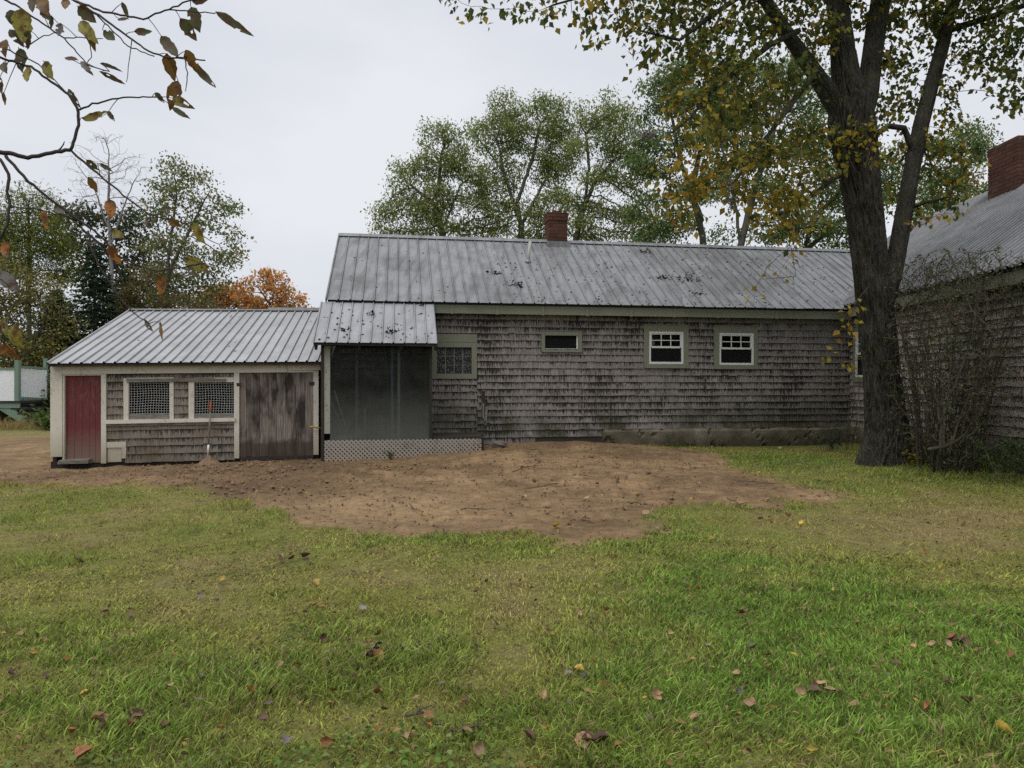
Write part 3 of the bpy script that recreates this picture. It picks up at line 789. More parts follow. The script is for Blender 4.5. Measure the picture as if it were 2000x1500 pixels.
# ------------------------------------------------------------------ the taller house on the right
wing = thing('shingled_house', (7.12, 12.0, .35), 'taller shingled house wing behind the bare shrub with a steep ribbed roof', 'house')
WL = 8.2
wwO = (.18, .86, 1.60, 2.72); wwG = (.27, .77, 1.69, 2.62)
wwall = wall_mesh(WING, -3.2, WL, .3, 3.06, [wwG]).build('wall', MAT['wall'], wing)
mbx = MB(); mbx.box(WING, WL - .1, WL, .1, 6.2, .3, 3.06); mbx.box(WING, -3.2, WL, 6.2, 6.3, .3, 3.06); mbx.box(WING, -3.2, -3.1, .1, 6.2, .3, 3.06)
mbx.build('rear_wall', MAT['wall'], wing)
shingles(WING, 0.03, WL, .66, 3.0, .142, [ins(wwO)], MAT['shingle_wing'], wwall, 300, wr=(.08, .18))
MB().box(WING, .0, WL, -.03, .02, .2, .655).build('foundation', MAT['concrete'], wing)
boards_window(WING, wing, 'window', wwO, wwG, (3, 2))
for a in np.arange(.0, WL, 1.25):
    MB().box(WING, a + .001, min(a + 1.249, WL), -.17, -.145, 2.93, 3.12, .001).build('fascia_board', MAT['green'], wing)
    MB().box(WING, a + 1.2, a + 1.26, -.183, -.1705, 2.92, 3.11, .001).build('batten', MAT['green'], wing)
MB().box(WING, .0, WL, -.145, .02, 2.98, 3.0).build('soffit', MAT['green'], wing)
EVw, RVw, ZEw, ZRw = -.22, 3.1, 3.16, 5.64
dk = MB()
for (va, za, vb, zb_) in ((EVw + .02, ZEw, RVw, ZRw), (6.5, ZEw, RVw, ZRw)):
    dk.add([WING.P(-3.4, va, za - .04), WING.P(WL + .2, va, za - .04), WING.P(WL + .2, vb, zb_ - .04), WING.P(-3.4, vb, zb_ - .04),
            WING.P(-3.4, va, za), WING.P(WL + .2, va, za), WING.P(WL + .2, vb, zb_), WING.P(-3.4, vb, zb_)], MB.BF)
for u in (-3.2, WL - .1):
    dk.add([WING.P(u, 0, 3.06), WING.P(u, 6.3, 3.06), WING.P(u, 3.1, 5.53), WING.P(u + .1, 0, 3.06), WING.P(u + .1, 6.3, 3.06), WING.P(u + .1, 3.1, 5.53)],
           [(0, 2, 1), (3, 4, 5), (0, 3, 5, 2), (2, 5, 4, 1), (1, 4, 3, 0)])
wroof = dk.build('roof', MAT['darkwood'], wing)
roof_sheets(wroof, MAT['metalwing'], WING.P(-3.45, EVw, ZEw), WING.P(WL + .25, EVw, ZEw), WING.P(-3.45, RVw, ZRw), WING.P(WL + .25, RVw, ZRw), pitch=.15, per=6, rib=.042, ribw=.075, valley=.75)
MB().bar(WING.P(-3.45, RVw - .05, ZRw + .005), WING.P(WL + .25, RVw - .05, ZRw + .005), .006, .16, up=(1, 0, .66)).build('ridge_cap', MAT['metalwing'], wroof)
chimney(wing, .52, 1.37, 2.55, 3.35, 4.85, 6.32, MAT['brick_wing'], None, WING, bl=.2, bh=.066, joint=.011)
MB().box(WING, .47, 1.42, 2.50, 3.40, 4.75, 5.27, .0).build('flashing', MAT['metal'], wing)

# ------------------------------------------------------------------ the glazed porch
porch = thing('porch', ELL.P(1.0, -1.0, .3), 'lean-to porch closed with cloudy plastic sheets under a metal roof', 'porch')
PF = -1.30
u0, _ = ELL.uz(627, 760, PF); u1, _ = ELL.uz(844, 760, PF)
zpb = ELL.uz(730, 862, PF)[1]; zpt = ELL.uz(730, 674, PF)[1]
e0u, e0z = ELL.uz(612, 668, -1.52); e1u, e1z = ELL.uz(855, 671, -1.52)
t0u, t0z = ELL.uz(625, 587, -.30); t1u, t1z = ELL.uz(849, 594, -.30)
pe0, pe1, pt0, pt1 = ELL.P(e0u, -1.52, e0z), ELL.P(e1u, -1.52, e1z), ELL.P(e0u, -.26, 3.035), ELL.P(e1u, -.26, 3.035)
pr = MB(); dn = np.array([0, 0, -.05]); d2_ = np.array([0, 0, -.005])
pr.add([np.array(p) + dn for p in (pe0, pe1, pt1, pt0)] + [np.array(p) + d2_ for p in (pe0, pe1, pt1, pt0)], MB.BF)
proof = pr.build('roof', MAT['darkwood'], porch)
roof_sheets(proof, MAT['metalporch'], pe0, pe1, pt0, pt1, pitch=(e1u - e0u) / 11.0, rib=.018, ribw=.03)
# posts, rails, inner timbers
MB().box(ELL, u0, u0 + .05, PF - .02, PF + .08, .25, zpt + .05, .002).build('post', MAT['darkwood'], porch)
MB().box(ELL, u0 + .052, u0 + .15, PF - .01, PF + .07, zpb + .14, zpt - .02, .002).build('post', MAT['porchpost'], porch)
MB().box(ELL, u1 - .05, u1, PF - .03, PF + .08, .25, zpt + .05, .002).build('post', MAT['darkwood'], porch)
MB().box(ELL, u0, u1, PF + .01, PF + .09, zpt - .02, zpt + .11, .002).build('header_beam', MAT['darkwood'], porch)
MB().box(ELL, u0 + .06, u1 - .06, PF + .02, PF + .1, zpb - .12, zpb + .02, .002).build('sill_beam', MAT['porchpost'], porch)
for px_, m_ in ((697, 'oldboard'), (766, 'bluepost'), (779, 'porchpost')):
    u, _ = ELL.uz(px_, 760, PF + .03); MB().box(ELL, u - .022, u + .022, PF + .012, PF + .07, zpb, zpt, .003).build('stud', MAT[m_], porch)
for px_ in (612, 696, 777, 843):
    u, _ = ELL.uz(px_, 670, PF); MB().bar(ELL.P(u + .06, -1.48, e0z - .09), ELL.P(u + .06, -.3, 2.93), .04, .09).build('rafter', MAT['darkwood'], porch)
ups = [u0 + .15, ELL.uz(697, 760, PF)[0], ELL.uz(772, 760, PF)[0], u1 - .005]
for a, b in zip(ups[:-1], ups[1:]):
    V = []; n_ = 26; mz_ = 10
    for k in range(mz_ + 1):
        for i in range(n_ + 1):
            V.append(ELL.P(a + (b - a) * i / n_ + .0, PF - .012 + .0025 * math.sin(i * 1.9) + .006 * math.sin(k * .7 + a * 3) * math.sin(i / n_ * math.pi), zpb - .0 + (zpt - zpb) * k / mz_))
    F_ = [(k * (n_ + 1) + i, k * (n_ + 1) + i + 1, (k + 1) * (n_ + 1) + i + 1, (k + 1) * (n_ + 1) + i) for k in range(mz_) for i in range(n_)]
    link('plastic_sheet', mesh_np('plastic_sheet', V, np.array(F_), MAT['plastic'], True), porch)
for uu in (u0 + .02, u1 - .03):
    MB().box(ELL, uu, uu + .012, PF + .09, -.03, zpb, zpt + .2).build('side_sheet', MAT['darkwood'], porch)
MB().box(ELL, u0 + .02, u1 - .02, PF + .11, -.02, zpb - .06, zpb - .01).build('floor_board', MAT['greydark'], porch)
# platform to the right of the porch
pu1 = ELL.uz(962, 850, -.2)[0]; pm = ELL.uz(940, 860, PF)[0]; zpl = ELL.uz(900, 853, PF)[1]
for k in range(5):
    v0 = PF + .0 + k * .215
    MB().box(ELL, u1 + .003, pm + (.02 if k < 2 else .1) + random.uniform(-.03, .03), v0, v0 + .205, zpl - .03, zpl, .003).build('platform_board', MAT['darkwood'], porch)
MB().box(ELL, u1 + .003, pm, PF + .01, PF + .04, zpl - .13, zpl - .032, .002).build('platform_rim', MAT['oldboard'], porch)
for u in (u1 + .2, pm - .04): MB().box(ELL, u, u + .09, PF + .06, PF + .15, .2, zpl - .04).build('platform_leg', MAT['darkwood'], porch)
# lattice skirt
lat = thing('lattice_skirt', ELL.P(1.3, PF - .03, .3), 'white diagonal lattice skirt along the foot of the porch', 'lattice')
lu0, lz1 = ELL.uz(634, 863, PF - .04); lu1 = ELL.uz(940, 863, PF - .04)[0]; lz0 = .22
def lat_top(u): return lz1 + (.03 if u > u1 else 0)
sp = .074; hh_ = lz1 + .02 - lz0
for layer, sg in ((0, 1), (1, -1)):
    s = lu0 - hh_
    while s < lu1 + hh_:
        ua, ub_ = (s, s + hh_) if sg > 0 else (s + hh_, s); za, zb_ = lz0, lz0 + hh_
        # clip to the panel
        lo, hi = 0.0, 1.0; du_ = ub_ - ua
        for lim, sgn in ((lu0, 1), (lu1, -1)):
            f0 = (ua - lim) * sgn; f1 = (ub_ - lim) * sgn
            if f0 < 0 and f1 < 0: lo, hi = 1, 0; break
            if f0 < 0: lo = max(lo, f0 / (f0 - f1))
            if f1 < 0: hi = min(hi, f0 / (f0 - f1))
        if hi - lo > .12:
            pa = ELL.P(ua + du_ * lo, PF - .036 - .007 * layer, za + hh_ * lo); pb = ELL.P(ua + du_ * hi, PF - .036 - .007 * layer, za + hh_ * hi)
            MB().bar(pa, pb,  .030, .006, up=(-VE[0], -VE[1], 0)).build('slat', MAT['lattice'], lat)
        s += sp
# poles and odds and ends standing inside the porch
def pole(name, pa, pb, r, matr, label, cat):
    return MB().tube([pa, [(a + b) / 2 for a, b in zip(pa, pb)], pb], [r, r, r * .9], 8).build(name, matr, None, True, label=label, cat=cat)
ua, za = ELL.uz(653, 762, PF + .12); ub_, zb_ = ELL.uz(684, 850, PF + .12)
pole('pole', ELL.P(ub_, PF + .14, zpb - .01), ELL.P(ua, PF + .10, za), .012, MAT['pipe'], 'long thin pole leaning behind the plastic sheet', 'pole')
ua, za = ELL.uz(640, 772, PF + .10); ub_, zb_ = ELL.uz(667, 825, PF + .1)
pole('pole', ELL.P(ub_ + .13, PF + .20, zpb - .01), ELL.P(ua, PF + .08, za), .009, MAT['pipe'], 'shorter thin pole leaning by the pale porch post', 'pole')
ua, za = ELL.uz(713, 797, PF + .1)
pole('rod', ELL.P(ua, PF + .12, zpb - .01), ELL.P(ua, PF + .10, za), .005, MAT['whitewin'], 'slim white rod standing upright inside the porch', 'rod')
bx = ELL.uz(660, 845, PF + .3)[0]
MB().box(ELL, bx, bx + .24, PF + .25, PF + .45, zpb - .01, zpb + .08, .004).build('box', MAT['pipe'], None, label='pale box on the porch floor behind the plastic', cat='box')
# rough stone at the end of the platform
def blob(c, r, sc_, seed, n=10, m=14):
    V = []; F_ = []
    for i in range(n + 1):
        th = math.pi * i / n
        for k in range(m):
            ph = 2 * math.pi * k / m; d = np.array([math.sin(th) * math.cos(ph), math.sin(th) * math.sin(ph), math.cos(th)])
            q = 1 + .28 * float(vnoise(np.array(d[0] * 2.1), np.array(d[1] * 2.1), np.array(d[2] * 2.1), seed))
            V.append(np.array(c) + d * r * q * np.array(sc_))
    for i in range(n):
        for k in range(m): F_.append((i * m + k, i * m + (k + 1) % m, (i + 1) * m + (k + 1) % m, (i + 1) * m + k))
    return V, F_
su, sz = ELL.uz(974, 870, -.7); c = ELL.P(su, -.75, .44)
V, F_ = blob(c, .13, (1.1, .8, .6), 4); link('stone', mesh_np('stone', V, np.array(F_), MAT['stone']), label='rough brown stone at the end of the porch platform', cat='stone')

# ------------------------------------------------------------------ the shed
shed = thing('shed', SHED.P(0, 0, .2), 'low shed with a red door, two wire windows and a pale metal roof', 'shed')
S = SHED
def sr(x0, y0, x1, y1, v=0.0): return Ruz(S, x0, y0, x1, y1, v)
SW = S.uz(622, 800)[0]
zh = S.uz(400, 726)[1]; zroofE = S.uz(350, 709, -.16)[1]
w1 = sr(251, 746, 331, 812); w2 = sr(379, 746, 458, 812)
swall = wall_mesh(S, S.uz(206, 800)[0], S.uz(460, 800)[0], .22, zh + .06, [w1, w2], .06).build('wall', MAT['wall'], shed)
b_ = MB(); b_.box(S, .02, .08, .05, 3.3, .2, zh + .1); b_.box(S, .02, SW, 3.3, 3.36, .2, zh + .1); b_.build('rear_wall', MAT['wall'], shed)
MB().box(S, .1, SW, .1, 3.2, .16, .22).build('room_floor', MAT['greydark'], shed)
zs = S.uz(330, 826)[1]
hl = [ins(sr(240, 739, 340, 822), .01), ins(sr(368, 738, 462, 822), .01)]
cat_hole = sr(205, 864, 246, 906)
us0, us1 = S.uz(206, 800)[0], S.uz(460, 800)[0]
shingles(S, 0, 0, 0, 0, 0, [], MAT['shingle_shed'], swall, 300, wr=(.11, .22), regions=[
    (us0 + .01, us1 - .005, S.uz(300, 902)[1], zs - .01, .136, [ins(cat_hole, .01)]),
    (us0 + .01, us1 - .005, zs + .02, zh + .02, .138, hl)])
# trim
def bd(name, x0, y0, x1, y1, v0, v1, m_, parent=shed, j=.002, **kw):
    r = sr(x0, y0, x1, y1, v0); return MB().box(S, r[0], r[1], v0, v1, r[2], r[3], j).build(name, MAT[m_], parent, **kw)
bd('corner_post', 98, 713, 121, 892, -.05, .06, 'white')
bd('post', 197, 727, 207, 905, -.045, .05, 'white')
bd('post', 457, 724, 467, 895, -.045, .05, 'white')
bd('post', 612, 724, 622, 888, -.03, .05, 'white')
bd('fascia_board', 121, 711, 560, 727, -.062, -.02, 'white'); bd('fascia_board', 561, 709, 626, 723, -.062, -.02, 'white')
bd('door_head', 122, 728, 197, 733, -.04, .03, 'white'); bd('door_head', 467, 724, 612, 727, -.04, .03, 'white')
bd('door_jamb', 122, 733, 126, 900, -.035, .05, 'white')
# red door of five planks
door = part_empty('door', shed); door['label'] = 'faded red plank door'
edges = [(127, 121), (135, 131), (149, 145), (163, 159), (177, 174), (187, 186), (196, 197)]
for (a, a2), (b, b2) in zip(edges[:-1], edges[1:]):
    p = []
    for zi, y in ((0, 903), (1, 733)):
        for x, v in (((a if zi else a2), .012), ((b if zi else b2), .012), ((b if zi else b2), .04), ((a if zi else a2), .04)):
            u, z = S.uz(x, y, .012); p.append(S.P(u + (.002 if x in (a, a2) else -.002), v + random.uniform(-.003, .003), z + random.uniform(-.006, .004)))
    MB().hexa(p).build('plank', MAT['red'], door)
bd('door_step', 112, 899, 172, 905, -.14, .02, 'oldboard', j=.012)
# grey plank door
gd = part_empty('door', shed); gd['label'] = 'weathered grey plank door with dark water stains'
es = [467, 481, 490, 507, 525, 540, 558, 578, 596, 612]
for a, b in zip(es[:-1], es[1:]):
    r = sr(a, 727, b, 892, -.01); MB().box(S, r[0] + .0025, r[1] - .0025, -.012 + random.uniform(-.004, .004), .02, r[2] + random.uniform(-.01, .01), r[3], .002).build('plank', MAT['plank'], gd)
bd('hinge', 462, 748, 471, 754, -.052, -.045, 'rust', gd); bd('hinge', 604, 746, 614, 752, -.038, -.0305, 'rust', gd)
bd('strap_hinge', 468, 893, 612, 896, -.02, .01, 'darkwood', gd)
# windows with wire mesh
for (x0, x1, fx0, fx1, lb) in ((251, 331, 241, 339, None), (379, 458, 368, 457, None)):
    W = part_empty('window', shed)
    bd('casing_board', fx0, 739, x0, 820, -.034, .03, 'white', W); bd('casing_board', x1, 746, fx1, 820, -.034, .03, 'white', W) if fx1 > x1 + 2 else None
    bd('casing_board', x0, 738, x1 if fx1 <= x1 + 2 else fx1, 746, -.030, .03, 'white', W)
    bd('bottom_rail', x0, 809, x1, 818, -.02, .03, 'oldboard', W)
    r = sr(x0, 745, x1, 812, .0); wm = MB(); nxw, nzw = 15, 14
    ph = random.uniform(0, 6)
    def wp(u, z): 
        fu, fz = (u - r[0]) / (r[1] - r[0]), (z - r[2]) / (r[3] - r[2])
        b = math.sin(fu * math.pi) * math.sin(fz * math.pi)
        return S.P(u + .012 * b * math.sin(ph + fz * 4), .004 + .02 * b, z + .012 * b * math.sin(ph + fu * 5))
    for i in range(nxw + 1):
        u = r[0] + (r[1] - r[0]) * i / nxw; wm.tube([wp(u, r[2] + (r[3] - r[2]) * k / 6) for k in range(7)], .0028, 4)
    for i in range(nzw + 1):
        z = r[2] + (r[3] - r[2]) * i / nzw; wm.tube([wp(r[0] + (r[1] - r[0]) * k / 6, z) for k in range(7)], .0028, 4)
    wm.build('wire_mesh', MAT['wire'], W)
bd('slide_rail', 247, 740, 418, 745, -.056, -.036, 'oldboard'); bd('slide_rail', 419.5, 740, 441, 744.5, -.056, -.036, 'oldboard')
r = sr(206, 820.5, 459, 823, -.06); MB().box(S, r[0], r[1], -.075, .0, r[2], r[3], .002).build('sill_board', MAT['white'], shed)
r = sr(206, 824.5, 459, 828, -.04); MB().box(S, r[0], r[1], -.04, .0, r[2], r[3] - .004, .002).build('sill_apron', MAT['oldboard'], shed)
# little animal hatch
ht = part_empty('hatch', shed); ht['label'] = 'small boarded animal hatch'
bd('hatch_board', 210, 874, 237, 902, -.012, .02, 'white', ht); bd('hatch_lintel', 206, 864, 246, 873.5, -.034, .01, 'white', ht, .004); bd('hatch_jamb', 237.5, 874, 246, 895, -.032, .01, 'white', ht, .004)
# foot boards and the dark gap at the corner
MB().box(S, .0, SW, .03, .1, .1, .26).build('sill_beam', MAT['darkwood'], shed)
# roof
SEV, SRV = -.20, 3.35
ue0 = S.uz(94, 711, SEV)[0]; zE = S.uz(350, 709, SEV)[1]; zRd = S.uz(430, 608, SRV)[1]; ueR = S.uz(660, 640, 1.0)[0]
sd = MB()
pe = [S.P(ue0, SEV, zE), S.P(ueR, SEV, zE), S.P(ueR, SRV, zRd), S.P(ue0, SRV, zRd), S.P(ueR, SRV * 2 + .2, zE), S.P(ue0, SRV * 2 + .2, zE)]
for q in ((0, 1, 2, 3), (3, 2, 4, 5)):
    P4 = [np.array(pe[k]) for k in q]; sd.add([p + np.array([0, 0, -.045]) for p in P4] + [p + np.array([0, 0, -.006]) for p in P4], MB.BF)
sd.add([S.P(.03, .05, zh + .1), S.P(.03, SRV, zRd - .06), S.P(.03, 3.36, zh + .1), S.P(.08, .05, zh + .1), S.P(.08, SRV, zRd - .06), S.P(.08, 3.36, zh + .1)], [(0, 1, 2), (3, 5, 4), (0, 3, 4, 1), (1, 4, 5, 2), (2, 5, 3, 0)])
sroof = sd.build('roof', MAT['darkwood'], shed)
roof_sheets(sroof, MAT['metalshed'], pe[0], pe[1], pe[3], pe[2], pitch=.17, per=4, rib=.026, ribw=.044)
MB().bar(np.array(pe[3]) + [0, 0, .025], np.array(pe[2]) + [0, 0, .03], .22, .03).build('ridge_cap', MAT['metalshed'], sroof)
ur = S.uz(525, 606, SRV)[0]
MB().bar(S.P(ur, SRV, zRd + .06), S.P(ueR, SRV, zRd + .06), .2, .035).build('ridge_cap', MAT['metalshed'], sroof)
MB().bar(np.array(pe[0]) + [-.01, 0, -.02], np.array(pe[3]) + [-.01, 0, -.02], .025, .05).build('rake_trim', MAT['oldboard'], sroof)
# yellow strap by the plank door
u, z = S.uz(606, 834, -.1); u2, z2 = S.uz(626, 836, -.1)
yl = MB().tube([S.P(u, -.09, z + .0), S.P(u + .04, -.095, z + .004), S.P(u + .09, -.085, z - .008), S.P(u2 + .02, -.05, z2 - .012)], [.017, .015, .012, .012], 8)
yl.build('handle', MAT['yellow'], shed, True, label='yellow plastic handle')

# long-handled tool standing against the shed
tl = thing('long_handled_tool', S.P(S.uz(405, 902, -.2)[0], -.2, .26), 'long-handled garden tool with an orange grip leaning on the shed', 'tool')
top = np.array(S.P(S.uz(412, 784, -.10)[0], -.10, S.uz(412, 784, -.1)[1])); bot = np.array(S.P(S.uz(405, 902, -.24)[0], -.24, S.uz(405, 905, -.24)[1] - .02))
f = lambda k: bot + (top - bot) * k
MB().tube([f(.30), f(.6), f(.84)], [.014, .014, .014], 8).build('shaft', MAT['toolshaft'], tl, True)
MB().tube([f(.84), f(.86), f(.98), f(1.0)], [.015, .019, .018, .012], 8).build('grip', MAT['orange'], tl, True)
MB().tube([f(.18), f(.31)], [.016, .018], 8).build('socket', MAT['whitewin'], tl, True)
MB().tube([f(.0), f(.19)], [.013, .015], 8).build('neck', MAT['toolshaft'], tl, True)
MB().bar(f(-.08), f(.02), .14, .008, up=(-VE[0], -VE[1], 0)).build('blade', MAT['rust'], tl)
def mound(name, x, y, rx, ry, h, label, seed):
    n_, m_ = 8, 20; V = []; F_ = []
    for i in range(n_ + 1):
        t_ = i / n_
        for k in range(m_):
            a = 2 * math.pi * k / m_; X_, Y_ = x + rx * t_ * math.cos(a), y + ry * t_ * math.sin(a)
            V.append((X_, Y_, gz(X_, Y_) - .03 + h * (1 - sstep(0, 1, t_)) * (1 + .5 * float(vnoise(np.array(X_ * 14), np.array(Y_ * 14), 0, seed))) + .02 * float(vnoise(np.array(X_ * 30), np.array(Y_ * 30), 0, seed))))
    for i in range(n_):
        for k in range(m_): F_.append((i * m_ + k, (i + 1) * m_ + k, (i + 1) * m_ + (k + 1) % m_, i * m_ + (k + 1) % m_))
    link(name, mesh_np(name, V, np.array(F_), MAT['clod']), label=label, cat='soil')
mound('soil_heap', bot[0] + .03, bot[1] - .02, .26, .2, .13, 'small heap of brown soil round the foot of the leaning tool', 3)

# ------------------------------------------------------------------ deck with lattice and steps, far left
dk_ = thing('deck', (-17.0, 23.0, .15), 'green deck with white lattice rails and dark steps beyond the shed', 'deck')
DF = Frame((0, 23.0), (1, 0), (0, 1))
def dq(x0, y0, x1, y1, v=0): return Ruz(DF, x0, y0, x1, y1, v)
def db(name, x0, y0, x1, y1, v0, v1, m_):
    r = dq(x0, y0, x1, y1, v0); MB().box(DF, r[0], r[1], v0, v1, r[2], r[3], .003).build(name, MAT[m_], dk_)
db('post', 28, 703, 36, 787, -.06, .06, 'deckgreen'); db('post', 84, 700, 90, 780, 1.2, 1.3, 'deckgreen'); db('post', -70, 703, -62, 850, -.06, .06, 'deckgreen')
db('top_rail', -62, 718, 28, 722, -.04, .04, 'deckgreen'); db('deck_edge', -70, 787, 38, 797, -.05, .0, 'deckgreen')
db('deck_board', -70, 783, 38, 787, -.08, 2.5, 'darkwood')
MB().bar(at(36, 716, 23.0), at(92, 720, 24.2), .05, .07).build('top_rail', MAT['deckgreen'], dk_)
MB().bar(at(36, 776, 23.0), at(92, 779, 24.2), .05, .05).build('bottom_rail', MAT['deckgreen'], dk_)
def fine_lattice(a, b, c_, d, step):   # a-b bottom corners, c_-d top corners (left, right)
    a, b, c_, d = [np.array(p, float) for p in (a, b, c_, d)]; L = np.linalg.norm(b - a); H = np.linalg.norm(c_ - a); mb = MB(); up = np.cross(norm(b - a), (0, 0, 1))
    P_ = lambda s, h: a + (b - a) * s / L + (c_ - a) * h / H
    for layer, sg in ((0, 1), (1, -1)):
        s = -H
        while s < L + H:
            x0, x1 = (s, s + H) if sg > 0 else (s + H, s); lo, hi = 0., 1.
            for lim, sn in ((0, 1), (L, -1)):
                f0, f1 = (x0 - lim) * sn, (x1 - lim) * sn
                if f0 < 0 and f1 < 0: lo, hi = 1, 0; break
                if f0 < 0: lo = max(lo, f0 / (f0 - f1))
                if f1 < 0: hi = min(hi, f0 / (f0 - f1))
            if hi - lo > .05: mb.bar(P_(x0 + (x1 - x0) * lo, H * lo) + up * .008 * layer, P_(x0 + (x1 - x0) * hi, H * hi) + up * .008 * layer, .04, .007, up=up)
            s += step
    return mb
l1 = fine_lattice(at(-60, 784, 23), at(28, 784, 23), at(-60, 721, 23), at(28, 721, 23), .078).build('lattice_panel', MAT['decklattice'], dk_, kind='stuff')
l2 = fine_lattice(at(37, 776, 23.05), at(91, 779, 24.2), at(37, 718, 23.05), at(91, 721, 24.2), .078).build('lattice_panel', MAT['decklattice'], dk_, kind='stuff')
for v0 in (0.0, 1.0):
    MB().bar(np.array(at(-3, 790, 23)) + [0, v0, 0], np.array(at(75, 838, 23)) + [0, v0, 0], .05, .24, up=(0, 0, 1)).build('stair_stringer', MAT['deckgreen'], dk_)
for k in range(5):
    a = dq(8 + 13.5 * k, 786 + 9.8 * k, 38 + 13.5 * k, 790 + 9.8 * k); MB().box(DF, a[0], a[1], -.03, 1.05, a[2], a[3]).build('tread', MAT['darkwood'], dk_)
db('under_post', -2, 797, 10, 850, .5, .62, 'darkwood'); db('under_post', -62, 797, -52, 850, .5, .62, 'darkwood')
r_ = at(33.5 + 6, 782, 23.3)
V, F_ = blob((r_[0], r_[1], r_[2]), .12, (1.1, 1, .8), 2); link('bucket', mesh_np('bucket', V, np.array(F_), MAT['blue'], True), label='small blue plastic tub on the green deck', cat='tub')

# ------------------------------------------------------------------ vegetation: growth of branches
def colonize(nodes, parents, att, step, kill, iters=120, infl=1e9, jit=.18, trop=(0, 0, 0), grow=None):
    P = np.array(nodes, float); par = list(parents); att = np.array(att, float); trop = np.array(trop)
    nchild = np.zeros(len(P), int)
    d2 = ((att[:, None] - P[None]) ** 2).sum(-1); ni = d2.argmin(1); nd2 = d2.min(1)
    for it in range(iters):
        if len(att) == 0: break
        act = nd2 < infl * infl
        if not act.any(): break
        dv = norm(att[act] - P[ni[act]]); acc = np.zeros((len(P), 3)); np.add.at(acc, ni[act], dv)
        u = np.unique(ni[act]); u = u[nchild[u] < 4]
        if len(u) == 0: break
        new = P[u] + step * norm(norm(acc[u]) + rng.normal(0, jit, (len(u), 3)) + trop)
        base = len(P); P = np.vstack([P, new]); par += list(u); nchild[u] += 1; nchild = np.concatenate([nchild, np.zeros(len(u), int)])
        dd = ((att[:, None] - new[None]) ** 2).sum(-1); mi = dd.argmin(1); md = dd.min(1)
        b = md < nd2; nd2 = np.where(b, md, nd2); ni = np.where(b, base + mi, ni)
        keep = nd2 > kill * kill
        att, ni, nd2 = att[keep], ni[keep], nd2[keep]
    return P, np.array(par)

def branch_mesh(P, par, tip=.006, ex=2.4, rfix=None, skip=None, minsides=3, rmax=1e9, tubes=True, prune=0.0):
    n = len(P); kids = [[] for _ in range(n)]
    for i in range(n):
        if par[i] >= 0: kids[par[i]].append(i)
    acc = np.zeros(n); r = np.zeros(n)
    for i in range(n - 1, -1, -1):
        r[i] = tip if not kids[i] else acc[i] ** (1 / ex)
        if rfix is not None and i < len(rfix) and rfix[i] > 0: r[i] = rfix[i]
        else: r[i] = min(r[i], rmax)
        if par[i] >= 0: acc[par[i]] += r[i] ** ex
    if not tubes: return None, r, kids
    mb = MB(); main = [max(k, key=lambda c: r[c]) if k else -1 for k in kids]
    starts = [i for i in range(n) if par[i] < 0 or main[par[i]] != i]
    for s in starts:
        ch = [] if par[s] < 0 else [par[s]]; i = s
        while i >= 0: ch.append(i); i = main[i]
        if skip is not None: ch = [c for c in ch if not (c < len(skip) and skip[c])]
        if len(ch) < 2 or (len(ch) == 2 and random.random() < prune): continue
        rr = r[ch].copy(); rr[0] = min(rr[0], rr[1] * 1.15)
        big = rr.max(); ns = 10 if big > .12 else 7 if big > .05 else 5 if big > .02 else minsides
        mb.tube(P[ch], rr, ns)
    return mb, r, kids

LEAF5 = dict(v=[(0, 0, 0), (-.5, .42, .10), (0, .45, 0), (.5, .42, .10), (0, 1, -.08)], f=[(0, 2, 1), (0, 3, 2), (1, 2, 4), (2, 3, 4)])
LEAF4 = dict(v=[(0, 0, 0), (-.5, .5, .06), (0, 1, 0), (.5, .5, .06)], f=[(0, 3, 2, 1)])
def leaf_mesh(name, C, D, N, L, Wd, cols, shape, matr, smooth=False):
    """leaves at C pointing along D with face normal N"""
    D = norm(D); S_ = norm(np.cross(D, N)); N = np.cross(S_, D); sv = np.array(shape['v'])
    V = C[:, None] + S_[:, None] * (sv[None, :, 0:1] * Wd[:, None, None]) + D[:, None] * (sv[None, :, 1:2] * L[:, None, None]) + N[:, None] * (sv[None, :, 2:3] * L[:, None, None])
    F_ = (np.array(shape['f'])[None] + len(sv) * np.arange(len(C))[:, None, None]).reshape(-1, len(shape['f'][0]))
    return mesh_np(name, V.reshape(-1, 3), F_, matr, smooth, fcol=np.repeat(cols, len(shape['f']), 0))

def pick_cols(n, pal, wts, var=.18):
    pal = np.array(pal); k = rng.choice(len(pal), n, p=np.array(wts) / sum(wts))
    return np.clip(pal[k] * (1 + rng.normal(0, var, (n, 1))) * (1 + rng.normal(0, .06, (n, 3))), .003, .9)

def resample(pts, step):
    pts = np.array(pts, float); out = [pts[0]]
    for a, b in zip(pts[:-1], pts[1:]):
        k = max(1, int(round(np.linalg.norm(b[:3] - a[:3]) / step)))
        for i in range(1, k + 1): out.append(a + (b - a) * i / k)
    return np.array(out)

